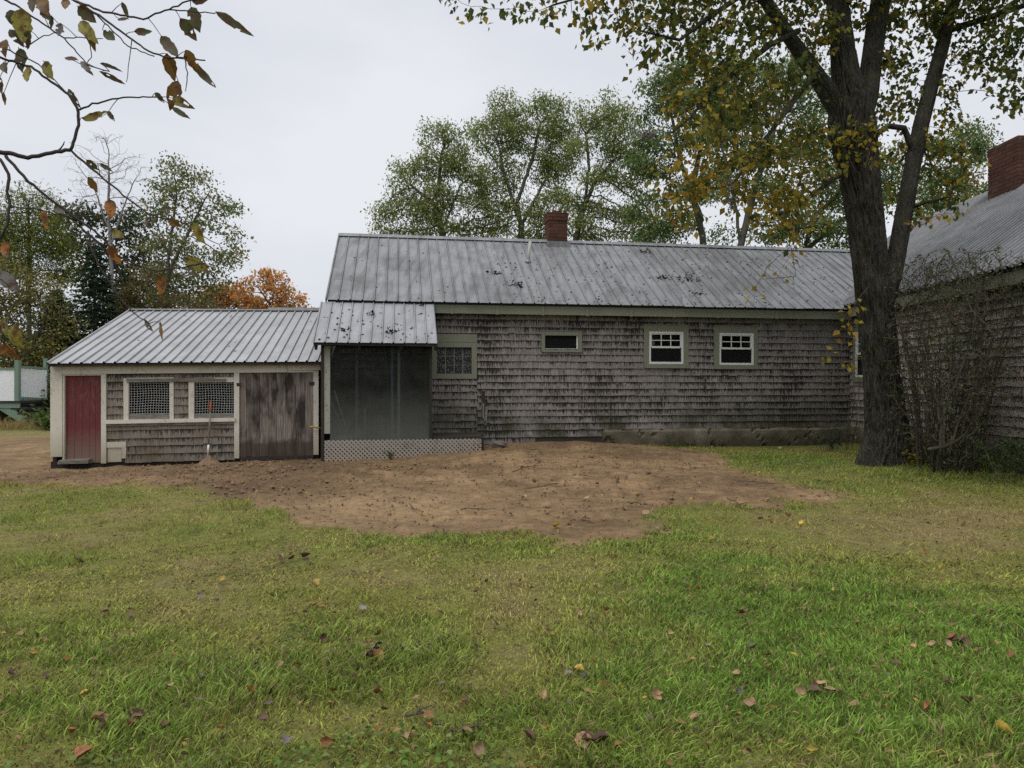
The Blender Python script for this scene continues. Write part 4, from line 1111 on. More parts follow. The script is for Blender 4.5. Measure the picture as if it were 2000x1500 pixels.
def tree(name, label, Y, base, limbs, clumps, pal, wts, leaf=(.10, .055), nleaf=12, spread=.3, step=.4, dens=26, kill=.5, barkm='barkfar', r0=.2, cat='tree', group=None,
         tip=.008, droop=.4, shape=LEAF4, depth=.8, leafmat='leaf', trop=(0, 0, .1), nodeleaf_r=.02, colfun=None, jit=.18, iters=110, prune=.5):
    """base: (px, py) foot of the trunk; limbs: lists of (px, py[, dY]) polylines, the first from the base; clumps: (px, py, rpx[, dY[, amount]])"""
    k = Y / FPX; bp = at(base[0], base[1], Y)
    bp[2] = gz(bp[0], bp[1]) - .1
    root = thing(name, bp, label, cat, group)
    nodes = [bp]; par = [-1]
    for li, l in enumerate(limbs):
        pts = [at(p[0], p[1], Y + (p[2] if len(p) > 2 else 0)) for p in l]
        if li == 0: pts = [bp] + pts; ip = 0
        else:
            A_ = np.array(nodes); ip = int(((A_ - pts[0]) ** 2).sum(1).argmin()); pts = [A_[ip]] + pts
        rs = resample(pts, step)[1:]
        for q in rs: nodes.append(q + rng.normal(0, step * .05, 3)); par.append(ip); ip = len(nodes) - 1
    att = []
    for c in clumps:
        r = c[2] * k; n = max(4, int(dens * (r ** 2) * (c[4] if len(c) > 4 else 1))); ns_ = 5
        sub = norm(rng.normal(0, 1, (ns_, 3))) * r * rng.uniform(.35, .95, (ns_, 1)) * np.array([1, depth, .85])
        q = sub[rng.integers(0, ns_, n)] + rng.normal(0, .24, (n, 3)) * r * np.array([1.15, 1, .55])
        att.append(at(c[0], c[1], Y + (c[3] if len(c) > 3 else 0)) + q)
    att = np.concatenate(att)
    P, pr = colonize(nodes, par, att, step, kill, iters, jit=jit, trop=trop)
    _, r, kids = branch_mesh(P, pr, tip, tubes=False)
    gm = math.log(r0 / tip) / max(math.log(r[0] / tip), .2)
    rf = tip * (r / tip) ** gm
    mb, r, kids = branch_mesh(P, pr, tip, rfix=rf, prune=prune)
    mb.build('trunk', MAT[barkm], root, True)
    if nleaf:
        ids = np.array([i for i in range(len(P)) if i >= len(nodes) and (not kids[i] or r[i] < nodeleaf_r)])
        w_ = np.array([1.0 if not kids[i] else .6 for i in ids]); cnt = rng.poisson(nleaf * w_); ci = np.repeat(ids, cnt); n = len(ci)
        dirp = norm(P[ci] - P[pr[ci]])
        C_ = P[ci] + rng.normal(0, spread, (n, 3)) * np.array([1, 1, .7]) + dirp * spread * .3
        D_ = norm(rng.normal(0, 1, (n, 3)) + np.array([0, 0, -droop * 2])); N_ = norm(rng.normal(0, .7, (n, 3)) + np.array([0, 0, 1]))
        s = rng.uniform(.65, 1.25, n)
        cols = colfun(C_, n) if colfun else pick_cols(n, pal, wts)
        link('crown', leaf_mesh('crown', C_, D_, N_, leaf[0] * s, leaf[1] * s, cols, shape, MAT[leafmat]), root)
    return root, P, r

LOC = [(.156, .222, .073), (.222, .273, .090), (.339, .351, .117), (.521, .444, .156)]
locust_leaf = dict(leaf=(.115, .05), nleaf=52, spread=.18, step=.2, kill=.17, dens=150, tip=.010, droop=.5, pal=LOC, wts=[3, 4, 2, .7])
GRP = 'trees behind the long house'
tree('locust_tree', 'feathery green tree behind the left end of the long roof', 25, (858, 800), [[(862, 640), (868, 470), (850, 400)], [(850, 400), (800, 360)], [(855, 380), (862, 300)], [(868, 440), (900, 360)], [(868, 470), (905, 430)]],
     [(858, 268, 36), (835, 312, 32), (888, 305, 36), (800, 352, 40), (858, 350, 40), (925, 345, 30), (775, 378, 28), (830, 400, 45), (885, 400, 40), (770, 420, 30), (745, 452, 22, 0, .7), (805, 445, 36), (860, 445, 34), (935, 395, 26, 0, .7)], group=GRP, r0=.11, **locust_leaf)
tree('locust_tree', 'tallest feathery tree directly behind the small brick chimney', 26, (1012, 800), [[(1014, 640), (1018, 440), (1010, 390)], [(1014, 430), (985, 340), (970, 270)], [(1012, 390), (1040, 310), (1055, 240)], [(1018, 440), (1050, 380), (1080, 320)], [(985, 340), (950, 290)]],
     [(982, 200, 26), (955, 235, 32), (1000, 232, 36), (1050, 208, 30), (1090, 215, 28), (1065, 250, 40), (1020, 280, 40), (968, 285, 38), (930, 262, 24), (1105, 262, 34), (955, 340, 34, 0, .8), (1000, 340, 40, 0, .7), (1060, 320, 42), (1105, 320, 36), (985, 410, 40, 0, .8), (945, 440, 36), (1045, 400, 40, 0, .8), (1085, 380, 30), (1000, 452, 34), (1050, 450, 34), (960, 385, 30), (905, 450, 26)], group=GRP, r0=.12, **locust_leaf)
tree('locust_tree', 'spreading green tree right of the small brick chimney', 25, (1128, 800), [[(1126, 640), (1124, 470), (1140, 410)], [(1124, 440), (1160, 360), (1200, 310)], [(1140, 410), (1150, 330), (1145, 260)], [(1124, 470), (1090, 420)]],
     [(1195, 205, 22), (1150, 228, 28), (1185, 240, 34), (1225, 232, 30), (1140, 280, 34), (1190, 290, 38), (1235, 290, 34), (1160, 345, 40), (1215, 350, 36), (1130, 395, 36), (1180, 400, 40), (1240, 400, 36), (1150, 445, 40), (1215, 445, 40), (1265, 440, 34), (1300, 450, 26), (1110, 445, 26)], group=GRP, r0=.11, **locust_leaf)
GRN = [(.105, .177, .067), (.153, .223, .083), (.235, .282, .094), (.375, .329, .094)]
back_leaf = dict(leaf=(.12, .058), nleaf=48, spread=.18, step=.2, kill=.17, dens=150, tip=.010, droop=.45, pal=GRN, wts=[3, 3, 2, .6])
tree('ash_tree', 'dark green tree behind the yellowing maple leaves', 23, (1380, 800), [[(1378, 640), (1372, 460), (1350, 380)], [(1372, 430), (1330, 320), (1310, 220)], [(1350, 380), (1370, 280), (1380, 180)]],
     [(1290, 165, 40), (1330, 140, 36), (1290, 215, 44), (1345, 205, 44), (1270, 275, 40), (1320, 285, 46), (1390, 190, 40), (1385, 270, 44), (1280, 345, 40, 0, .8), (1330, 370, 40, 0, .8), (1385, 340, 36, 0, .7), (1300, 420, 40), (1255, 415, 30), (1335, 445, 24), (1260, 455, 30), (1310, 455, 26), (1250, 330, 34), (1420, 150, 44), (1350, 100, 40), (1420, 220, 40)], group=GRP, r0=.11, **back_leaf)
tree('ash_tree', 'forked dark trunked tree behind the right part of the long roof', 21, (1448, 800), [[(1447, 640), (1447, 480), (1440, 430), (1432, 370)], [(1447, 475), (1462, 420), (1475, 360)], [(1432, 370), (1410, 290)], [(1475, 360), (1500, 290), (1520, 220)]],
     [(1420, 250, 44), (1480, 220, 44), (1540, 210, 44), (1590, 250, 40), (1440, 310, 44), (1510, 290, 44), (1570, 310, 44), (1490, 360, 40, 0, .8), (1410, 365, 34, 0, .8), (1545, 390, 40, 0, .8), (1600, 350, 36), (1450, 150, 50), (1540, 140, 50), (1620, 180, 46), (1480, 300, 40), (1600, 430, 34), (1530, 450, 34), (1490, 455, 26), (1395, 470, 14, 0, .8), (1425, 468, 12)], group=GRP, r0=.11, **back_leaf)
tree('ash_tree', 'bent branched tree between the maple trunk and the long roof', 22, (1575, 800), [[(1574, 640), (1572, 480), (1590, 424), (1622, 395)], [(1573, 490), (1612, 455), (1646, 428)]],
     [(1640, 380, 34), (1610, 410, 34), (1650, 440, 36), (1600, 452, 30), (1560, 450, 30, 0, .7), (1690, 300, 50), (1740, 340, 44), (1690, 400, 40), (1640, 470, 24)], group=GRP, r0=.10, **back_leaf)
tree('ash_tree', 'pale green tree beside the large brick chimney', 24, (1850, 800), [[(1848, 640), (1845, 430), (1850, 360)], [(1845, 400), (1880, 330)]],
     [(1800, 290, 34), (1850, 280, 36), (1895, 270, 34), (1915, 300, 26), (1830, 340, 36), (1885, 345, 36), (1910, 365, 24), (1800, 390, 34), (1860, 400, 36)], group=GRP, r0=.10, **back_leaf)

# woods beyond the shed
WG = 'trees beyond the shed'
tree('bare_tree', 'tall bare grey tree with fine upright twigs beyond the shed', 42, (222, 800), [[(221, 640), (218, 520), (212, 430)], [(216, 480), (250, 380)], [(214, 450), (185, 370)], [(212, 430), (213, 330)]],
     [(205, 275, 32), (175, 310, 34), (235, 305, 34), (265, 350, 32), (160, 355, 28), (205, 350, 44), (150, 395, 20), (235, 400, 44), (180, 405, 36), (280, 385, 22), (285, 330, 18)], [(.10, .09, .05)], [1], nleaf=0, step=.3, dens=200, kill=.2, barkm='barkbare', r0=.10, tip=.006, trop=(0, 0, .35), jit=.12, group=WG)
tree('poplar_tree', 'tall airy green tree rising beyond the shed roof', 38, (330, 800), [[(328, 640), (326, 540), (335, 460)], [(326, 540), (370, 450), (400, 390)], [(335, 460), (345, 380)], [(330, 500), (300, 420)]],
     [(345, 330, 24), (375, 345, 28), (320, 365, 30), (360, 385, 34), (405, 375, 28), (430, 410, 28), (305, 415, 30), (355, 430, 36), (400, 430, 36), (445, 455, 26), (320, 470, 36), (375, 485, 38), (430, 500, 34), (458, 490, 16), (310, 525, 36), (365, 540, 38), (420, 550, 34), (330, 580, 36), (395, 590, 30)],
     [(.128, .173, .068), (.195, .225, .090), (.300, .270, .105), (.330, .225, .075)], [3, 3, 1.6, .5], leaf=(.19, .11), nleaf=30, spread=.28, step=.32, dens=60, kill=.3, r0=.13, tip=.012, group=WG)
tree('oak_tree', 'dark green broad tree behind the bare grey tree', 44, (250, 800), [[(250, 640), (252, 520)], [(252, 560), (200, 480)], [(252, 530), (290, 460)]],
     [(150, 420, 40), (190, 440, 46), (240, 450, 44), (285, 455, 40), (140, 470, 40), (185, 500, 48), (250, 510, 48), (300, 520, 44), (160, 550, 46), (220, 570, 46), (280, 580, 46), (120, 440, 30), (330, 570, 40), (250, 620, 40)],
     [(.048, .071, .034), (.071, .093, .041), (.119, .111, .051), (.153, .093, .051)], [3, 3, 1.2, .7], leaf=(.24, .15), nleaf=36, spread=.42, step=.45, dens=40, kill=.4, r0=.2, tip=.014, group=WG)
tree('pine_tree', 'yellow-green pine at the edge of the woods', 36, (55, 800), [[(56, 640), (58, 520), (56, 400)]],
     [(45, 385, 18), (70, 400, 22), (30, 420, 26), (85, 430, 26), (55, 445, 32), (20, 465, 30), (95, 470, 30), (60, 490, 36), (-10, 500, 36), (110, 520, 26), (30, 530, 36), (-40, 450, 40)],
     [(.112, .152, .032), (.192, .224, .040), (.304, .288, .048), (.064, .096, .035)], [3, 3, 1.6, 2], leaf=(.24, .05), nleaf=150, spread=.40, step=.36, dens=50, kill=.34, r0=.12, tip=.014, droop=.1, group=WG)
tree('olive_bush_tree', 'low olive-yellow leafy tree at the edge of the woods', 31, (55, 830), [[(56, 760), (58, 660)], [(58, 700), (20, 620)], [(57, 690), (90, 620)]],
     [(20, 540, 34), (60, 560, 34), (95, 580, 30), (10, 590, 38), (60, 610, 40), (100, 630, 30), (20, 650, 40), (70, 665, 36), (-40, 600, 46), (-50, 520, 46), (30, 695, 30), (90, 690, 26)],
     [(.119, .119, .034), (.204, .187, .060), (.306, .255, .076), (.068, .085, .034)], [3, 3, 1.6, 2], leaf=(.13, .08), nleaf=105, spread=.36, step=.34, dens=50, kill=.32, r0=.10, tip=.010, group=WG)
tree('shrub_tree', 'reddish-brown and green thicket tree beside the spruce', 36, (285, 820), [[(284, 740), (282, 640)], [(283, 690), (320, 600)]],
     [(280, 560, 34), (320, 590, 30), (255, 600, 34), (300, 625, 36), (345, 610, 30), (390, 600, 26), (240, 650, 34), (280, 680, 36), (375, 630, 30)],
     [(.096, .096, .040), (.160, .144, .056), (.240, .192, .072), (.160, .080, .048)], [3, 2, 1, 1], leaf=(.18, .11), nleaf=46, spread=.34, step=.36, dens=50, kill=.34, r0=.10, tip=.012, group=WG)
for i, (px, py, w_, lb) in enumerate(((-30, 690, 60, 'dense green undergrowth tree at the far left picture edge'), (110, 640, 60, 'dense green undergrowth tree behind the lattice rail'), (200, 640, 56, 'dense brownish undergrowth tree behind the shed rake'))):
    tree('undergrowth_tree', lb, 40 + i, (px, 810), [[(px, 760), (px, py)]], [(px + a * w_, py + b * w_, w_ * .55) for a, b in ((0, -.6), (-.7, -.1), (.7, -.1), (0, .2), (-.8, .7), (.8, .7), (0, .9), (-.4, 1.4), (.5, 1.4))],
         [(.075, .085, .035), (.12, .125, .05), (.19, .18, .07), (.05, .062, .03)] if i < 3 else [(.20, .20, .07), (.28, .26, .09)], [3, 3, 1, 2] if i < 3 else [1, 1], leaf=(.22, .14), nleaf=42, spread=.4, step=.45, dens=30, kill=.42, r0=.12, tip=.012, group=WG)
ORG = [(.60, .27, .09), (.64, .37, .13), (.56, .21, .08), (.48, .40, .15), (.30, .30, .12)]
tree('maple_tree', 'bright orange maple above the right end of the shed roof', 45, (535, 800), [[(535, 700), (534, 610), (532, 580)], [(534, 610), (565, 575)], [(534, 605), (510, 570)]],
     [(512, 545, 17), (540, 546, 17), (490, 562, 20), (475, 580, 18), (530, 572, 24), (562, 568, 16), (580, 585, 15), (490, 590, 22), (520, 597, 26), (555, 597, 24), (590, 600, 12)], ORG, [4, 3, 2, 1.5, .8], leaf=(.22, .14), nleaf=26, spread=.20, step=.28, dens=90, kill=.24, r0=.10, tip=.012, group='orange maples', trop=(0, 0, .3))
tree('maple_tree', 'dull orange-brown maple left of the bright orange one', 47, (440, 800), [[(440, 700), (440, 610)]],
     [(425, 578, 22), (450, 572, 22), (475, 582, 20), (410, 592, 24), (440, 596, 28), (470, 600, 24), (398, 600, 18), (490, 590, 16)], [(.60, .27, .09), (.50, .26, .10), (.34, .27, .11)], [3, 2, 2], leaf=(.22, .14), nleaf=40, spread=.26, step=.3, dens=80, kill=.28, r0=.10, tip=.012, group='orange maples')
def spruce(label, px, py_base, py_top, rpx, Y, pal, wts, n=9000):
    bp = at(px, py_base, Y); bp[2] = gz(bp[0], bp[1]) - .1; tp = at(px, py_top, Y); H = tp[2] - bp[2]; Rb = rpx * Y / FPX
    root = thing('spruce_tree', bp, label, 'tree', WG); mb = MB(); mb.tube([bp, bp * .5 + tp * .5, tp], [.16, .09, .015], 8)
    C_, D_, N_ = [], [], []
    nb = 130
    for b in range(nb):
        t_ = (b + .5) / nb; z = bp[2] + H * (.06 + .93 * t_); L = Rb * (1 - t_) ** .8 * random.uniform(.75, 1.1) + .08; a = b * 2.399 + random.uniform(-.3, .3)
        d = np.array([math.cos(a), math.sin(a), 0]); o = np.array([bp[0], bp[1], z])
        pts = [o + d * L * s + np.array([0, 0, -.22 * L * s + .16 * L * s * s]) for s in (0, .35, .7, 1.0)]
        mb.tube(pts, [.03 * (1 - t_) + .012, .02 * (1 - t_) + .01, .01, .006], 4)
        m_ = int(n / nb * L / Rb * 1.9) + 8
        s = rng.random(m_) ** .7; q = o + d * L * s[:, None] + np.array([0, 0, 1.]) * (-.22 * L * s + .16 * L * s * s)[:, None]
        side = np.array([-d[1], d[0], 0]); q = q + side * (rng.normal(0, .16, (m_, 1)) * L * .8) + rng.normal(0, .03, (m_, 3)) + np.array([0, 0, -1.]) * np.abs(rng.normal(0, .07, (m_, 1)))
        C_.append(q); D_.append(norm(d + side * rng.normal(0, .8, (m_, 1)) + np.array([0, 0, -.4]))); N_.append(rng.normal(0, .5, (m_, 3)) + np.array([0, 0, 1]))
    mb.build('trunk', MAT['barkfar'], root, True); C_, D_, N_ = map(np.concatenate, (C_, D_, N_)); n_ = len(C_); s = rng.uniform(.7, 1.3, n_)
    link('crown', leaf_mesh('crown', C_, D_, N_, .22 * s, .075 * s, pick_cols(n_, pal, wts), LEAF4, MAT['leaf']), root)
SPR = [(.021, .045, .027), (.033, .063, .036), (.053, .087, .045)]
spruce('dark spruce standing behind the left end of the shed', 185, 800, 470, 85, 34, SPR, [3, 3, 1])
spruce('dark spruce closest to the left edge of the woods', 110, 800, 560, 60, 33, SPR, [3, 3, 1], 7000)
spruce('young dark spruce just above the shed rake', 245, 800, 520, 60, 37, SPR, [3, 3, 1], 7000)

# ------------------------------------------------------------------ the big maple in front of the house
MY = 11.2
def ribbon_trunk(pts, name, parent, n=72, amp=.026, step=.06, flare=0.0, seed=1, smooth_top=False):
    """thick bark: pts are (x,y,z,r)"""
    pts = resample(np.array(pts, float), step); m_ = len(pts); c = pts[:, :3]; r = pts[:, 3]
    # smooth the spine
    for _ in range(12):
        q = c.copy(); q[1:-1] = (c[:-2] + 2 * c[1:-1] + c[2:]) / 4; c = q; rr = r.copy(); rr[1:-1] = (r[:-2] + 2 * r[1:-1] + r[2:]) / 4; r = rr
    tg = norm(np.gradient(c, axis=0)); a = norm(np.cross(tg, np.array([0.05, 1, .02]))); b = np.cross(tg, a); th = np.arange(n) * 2 * math.pi / n
    s = np.concatenate([[0], np.cumsum(np.linalg.norm(np.diff(c, axis=0), axis=1))])
    T, Sg = np.meshgrid(th, s)
    k = r[:, None] / .3
    cx, cy = np.cos(T) * 4.2 * k, np.sin(T) * 4.2 * k
    w1_ = fbm(cx * 1.0, cy * 1.0, Sg * .9, 2, seed); rid = 1 - np.abs(fbm(cx * 1.7 + w1_ * 1.2, cy * 1.7 + w1_ * 1.2, Sg * 3.4 + w1_, 3, seed + 9)) * 3.0
    dsp = amp * np.clip(rid, -1, 1) * np.clip(k, .35, 1) + .02 * w1_ * k
    lob = 0
    if flare:
        ff = np.exp(-Sg / .28); lob = flare * ff * (.55 + .6 * np.maximum(0, np.cos(T * 5 + 1.3) * .6 + np.cos(T * 3 + .4) * .5))
    rad = r[:, None] - amp * 1.2 * np.clip(k, .35, 1) + dsp + lob
    V = c[:, None] + rad[..., None] * (np.cos(T)[..., None] * a[:, None] + np.sin(T)[..., None] * b[:, None])
    ii = np.arange(m_ - 1)[:, None] * n + np.arange(n)[None]; jj = np.arange(m_ - 1)[:, None] * n + (np.arange(n)[None] + 1) % n
    F_ = np.stack([ii, jj, jj + n, ii + n], -1).reshape(-1, 4)
    return link(name, mesh_np(name, V.reshape(-1, 3), F_, MAT['bark'], True), parent)
def mp(px, py, w_, dY=0.0):
    w_ = w_ * (.9 if w_ < 50 else .98); p = at(px, py, MY + dY); return (*p, w_ / 2 * (MY + dY) / FPX)
bx_, by_ = at(1727, 905, MY)[:2]; gz0 = gz(bx_, by_)
maple = thing('maple_tree', (bx_, by_, gz0), 'large rough-barked maple with yellowing leaves in front of the house corner', 'tree')
TR = [(bx_, by_, gz0 - .25, .40), (bx_, by_, gz0 + .02, .38), mp(1733, 850, 84), mp(1728, 800, 76), mp(1719, 700, 70), mp(1710, 610, 70), mp(1700, 520, 70), mp(1690, 427, 72), mp(1677, 333, 80), mp(1664, 255, 92), mp(1660, 205, 84), mp(1652, 150, 56), mp(1642, 60, 48), mp(1630, -30, 44), mp(1618, -150, 38), mp(1600, -330, 26), mp(1595, -480, 12)]
RL = [mp(1722, 610, 40), mp(1737, 555, 42), mp(1750, 505, 38), mp(1763, 430, 36), mp(1781, 330, 34), mp(1800, 240, 33), mp(1817, 175, 31), mp(1838, 100, 29), mp(1857, 20, 26), mp(1885, -80, 22), mp(1920, -220, 14)]
L1 = [mp(1660, 240, 44), mp(1632, 205, 44), mp(1592, 142, 36, -.2), mp(1545, 78, 30, -.5), mp(1500, 10, 27, -.8), mp(1462, -60, 23, -1.0), mp(1400, -190, 15, -1.4)]
L3 = [mp(1680, 240, 46), mp(1693, 190, 46, .1), mp(1702, 120, 43, .15), mp(1712, 50, 43, .2), mp(1724, -20, 41, .2), mp(1745, -150, 32, .3), mp(1780, -320, 20, .5)]
ribbon_trunk(TR, 'trunk', maple, 260, .042, .032, .16, 3)
ribbon_trunk(RL, 'limb', maple, 120, .022, .04, 0, 5); ribbon_trunk(L1, 'limb', maple, 120, .022, .04, 0, 7); ribbon_trunk(L3, 'limb', maple, 140, .024, .04, 0, 8)
nodes = []; par = []; rfix = []; sk = []
def add_line(pts, r=None, start=None):
    pts = np.array(pts, float); rs = resample(pts, .22)
    ip = -1 if start is None or not nodes else int(((np.array(nodes) - rs[0][:3]) ** 2).sum(1).argmin())
    for q in rs:
        nodes.append(q[:3]); par.append(ip); ip = len(nodes) - 1; rfix.append(q[3] * .92); sk.append(r is None)
for l in (TR, RL, L1, L3): add_line(l)
br = lambda *p: [(*at(x, y, MY + d), w_ / 2 * (MY + d) / FPX) for (x, y, w_, d) in p]
for b in (br((1560, 60, 13, -.5), (1506, 87, 12, -.9), (1445, 133, 11, -1.2), (1388, 182, 8, -1.5), (1350, 228, 6, -1.7), (1308, 262, 4, -1.8)),
          br((1480, -30, 14, -1), (1434, 0, 12, -1.2), (1380, 38, 10, -1.5), (1327, 78, 7, -1.7), (1250, 60, 4, -1.9)),
          br((1640, 340, 12, -.2), (1600, 372, 10, -.5), (1556, 403, 8, -.8), (1500, 430, 5, -1)),
          br((1786, 300, 14, 0), (1765, 250, 13, -.1), (1735, 246, 12, -.2), (1712, 262, 12, -.25)),
          br((1850, 60, 15, 0), (1920, 38, 13, -.4), (2000, 11, 11, -.8), (2100, -10, 8, -1.2)),
          br((1766, 410, 9, .1), (1810, 395, 7, -.2), (1850, 385, 5, -.4)),
          br((1400, -190, 10, -1.4), (1250, -60, 9, -1.6), (1150, -10, 6, -1.8), (1080, 10, 4, -1.9)),
          br((1592, 142, 13, -.3), (1520, 240, 9, -1.0), (1470, 300, 6, -1.4), (1440, 350, 4, -1.6))):
    add_line(b, r=1, start=1)
clm = [(1085, 12, 30, -1.8), (1150, 35, 34, -1.8), (1165, 75, 16, -1.8), (1230, 25, 38, -1.7), (1300, 30, 44, -1.6), (1290, 95, 30, -1.6), (1240, 105, 14, -1.6), (1385, 40, 52, -1.4), (1360, 130, 46, -1.5), (1430, 130, 46, -1.2), (1330, 195, 34, -1.7),
       (1400, 215, 46, -1.5), (1470, 200, 46, -1.2), (1480, 60, 46, -.9), (1540, 160, 46, -.6), (1350, 280, 34, -1.7), (1430, 300, 44, -1.4), (1510, 290, 46, -1), (1580, 260, 40, -.6), (1310, 345, 30, -1.7), (1365, 360, 32, -1.6), (1300, 400, 22, -1.7), (1345, 420, 18, -1.6),
       (1450, 380, 34, -1.3), (1520, 380, 40, -1), (1570, 350, 36, -.8), (1480, 430, 20, -1.2), (1545, 440, 26, -1), (1590, 425, 22, -.7), (1610, 330, 24, -.4), (1590, 60, 46, -.4), (1560, 10, 50, -.6), (1670, 30, 40, .4), (1760, 40, 44, .3), (1755, 120, 40, .2), (1745, 200, 36, .3),
       (1760, 290, 32, .3), (1745, 380, 26, .3), (1820, 40, 44, .2), (1880, 30, 46, -.3), (1940, 20, 50, -.6), (1990, 60, 46, -.9), (1900, 110, 40, -.3), (1960, 120, 38, -.7), (2000, 180, 34, -.9), (1850, 170, 34, -.1), (1840, 235, 32, -.1), (1825, 300, 32, 0), (1870, 300, 24, -.3), (1830, 355, 30, -.1),
       (1870, 385, 22, -.4), (1800, 420, 22, 0), (1900, 325, 14, -.4), (1660, -60, 90, 0), (1500, -90, 100, -.8), (1800, -80, 100, 0), (1350, -60, 80, -1.4), (1950, -80, 90, -.7), (2100, 40, 70, -1), (1200, -40, 50, -1.7), (1650, -220, 120, 0), (1850, -250, 110, .3), (1450, -240, 110, -.8), (2080, 150, 50, -.9), (870, -8, 14, -1.9, .5), (1655, 260, 14, -.45), (1690, 250, 14, -.5)]
att = []
for c in clm:
    rr = c[2] * MY / FPX; n_ = max(4, int(300 * rr * rr)); q = norm(rng.normal(0, 1, (n_, 3))) * (rng.random((n_, 1)) ** .45) * rr * np.array([1, 1.15, .9]); att.append(at(c[0], c[1], MY + c[3]) + q)
att = np.concatenate(att)
P, pr = colonize(nodes, par, att, .13, .135, 170, jit=.2, trop=(0, 0, -.06))
mb, r, kids = branch_mesh(P, pr, .0032, rfix=np.array(rfix), skip=np.array(sk), rmax=.03)
mb.build('branches', MAT['bark'], maple, True, kind='stuff')
ids = np.array([i for i in range(len(nodes), len(P)) if not kids[i] or r[i] < .0055])
cnt = rng.poisson(10.5, len(ids)); ci = np.repeat(ids, cnt)
def maple_cols(C_):
    n = len(C_); pxx = 1000 + FPX * C_[:, 0] / C_[:, 1]; u = C_[:, 0]; z = C_[:, 2]
    g = np.array([.085, .115, .032]); ol = np.array([.17, .165, .038]); ye = np.array([.36, .26, .04]); og = np.array([.38, .19, .035])
    t_ = rng.random(n) + .45 * fbm(C_[:, 0] * .9, C_[:, 2] * .9, C_[:, 1] * .9, 2, 91) + .30 * sstep(7.0, 4.4, z) - .22 * sstep(6.5, 8.5, u)
    out = np.where((t_ < .50)[:, None], g, np.where((t_ < .86)[:, None], ol, np.where((t_ < 1.36)[:, None], ye, og)))
    return np.clip(out * (1 + rng.normal(0, .2, (n, 1))), .004, .8)
n_ = len(ci); dirp = norm(P[ci] - P[pr[ci]])
C_ = P[ci] + rng.normal(0, .10, (n_, 3)); D_ = norm(dirp * .5 + rng.normal(0, .7, (n_, 3)) + np.array([0, 0, -.8])); N_ = norm(rng.normal(0, .8, (n_, 3)) + np.array([0, -.3, .8])); s = rng.uniform(.6, 1.25, n_)
link('crown', leaf_mesh('crown', C_, D_, N_,   .102 * s, .072 * s, maple_cols(C_), LEAF5, MAT['leaf']), maple)
# low sprays of yellow leaves on thin twigs
sp_m = MB(); SC, SD = [], []
def spray(pts, dens, Y0):
    pp = [at(x, y, Y0) for x, y in pts]; rs = resample(pp, .05); sp_m.tube(rs + rng.normal(0, .004, rs.shape), np.linspace(.006, .002, len(rs)), 4)
    for q in rs[len(rs) // 4:]:
        for _ in range(rng.poisson(dens)):
            o = q + rng.normal(0, .06, 3); sp_m.tube([q, (q + o) / 2 + [0, 0, .005], o], .0015, 3); SC.append(o); SD.append(o - q + np.array([0, 0, -.05]))
spray([(1640, 350), (1590, 420), (1560, 470), (1530, 520), (1510, 560)], .5, 10.2)
spray([(1590, 420), (1545, 480), (1500, 520), (1478, 560), (1470, 600)], .55, 10.2)
spray([(1545, 480), (1555, 540), (1490, 545), (1450, 500)], .35, 10.2)
spray([(1690, 690), (1665, 670), (1640, 690), (1610, 700), (1585, 695)], 1.1, 10.7)
spray([(1690, 700), (1660, 705), (1640, 712), (1605, 740)], .8, 10.7)
spray([(1695, 560), (1672, 590), (1662, 620), (1650, 640), (1664, 660)], 1.3, 10.7)
spray([(1670, 333), (1650, 290), (1660, 262)], 1.0, 10.6); spray([(1690, 330), (1700, 290), (1690, 250), (1675, 245)], 1.0, 10.6); spray([(1700, 330), (1712, 300), (1706, 275)], 1.0, 10.6)
spray([(1762, 430), (1800, 440), (1830, 420), (1880, 415)], .8, 10.9)
spray([(1850, 385), (1890, 375), (1925, 330), (1900, 322)], .9, 10.7)
sp_m.build('twigs', MAT['twig'], maple, kind='stuff')
C_ = np.array(SC); D_ = np.array(SD); n_ = len(C_); s = rng.uniform(.7, 1.2, n_)
link('low_leaves', leaf_mesh('low_leaves', C_, D_, norm(rng.normal(0, .8, (n_, 3)) + np.array([0, -.5, .6])), .10 * s, .068 * s, pick_cols(n_, [(.40, .28, .035), (.34, .17, .03), (.16, .17, .03), (.30, .25, .03)], [3, 1.5, 1.2, 2]), LEAF5, MAT['leaf']), maple)
# vines and suckers up the trunk foot
vn = MB(); VC = []
for k in range(40):
    a = random.uniform(-2.6, .6); h = random.uniform(.25, 1.9) * random.uniform(.5, 1); r_ = .34 + .12 * random.random(); p0 = np.array([bx_ + math.cos(a) * r_ * 1.15, by_ + math.sin(a) * r_ * 1.1, gz0 - .02])
    lean = rng.normal(0, .34, 3) + np.array([.12, 0, 0]); pts = [p0 + np.array([lean[0] * t_ - math.cos(a) * .05 * t_, lean[1] * t_ * .5 - math.sin(a) * .05 * t_, h * t_]) + rng.normal(0, .012, 3) for t_ in np.linspace(0, 1, 7)]
    vn.tube(pts, np.linspace(.006, .002, 7), 4)
    for q in pts[2:]:
        if random.random() < .5: 
            e = q + rng.normal(0, .1, 3); vn.tube([q, e], [.003, .0015], 3); VC.append(e)
        for _ in range(rng.poisson(1.3)): VC.append(q + rng.normal(0, .07, 3))
vn.build('vines', MAT['stem'], maple)
VC = np.array(VC); n_ = len(VC); s = rng.uniform(.5, 1.1, n_)
link('vine_leaves', leaf_mesh('vine_leaves', VC, rng.normal(0, 1, (n_, 3)), rng.normal(0, .6, (n_, 3)) + np.array([0, -.4, .8]), .055 * s, .035 * s, pick_cols(n_, [(.07, .10, .03), (.11, .12, .04), (.26, .22, .04)], [3, 2, .5]), LEAF5, MAT['leaf']), maple)
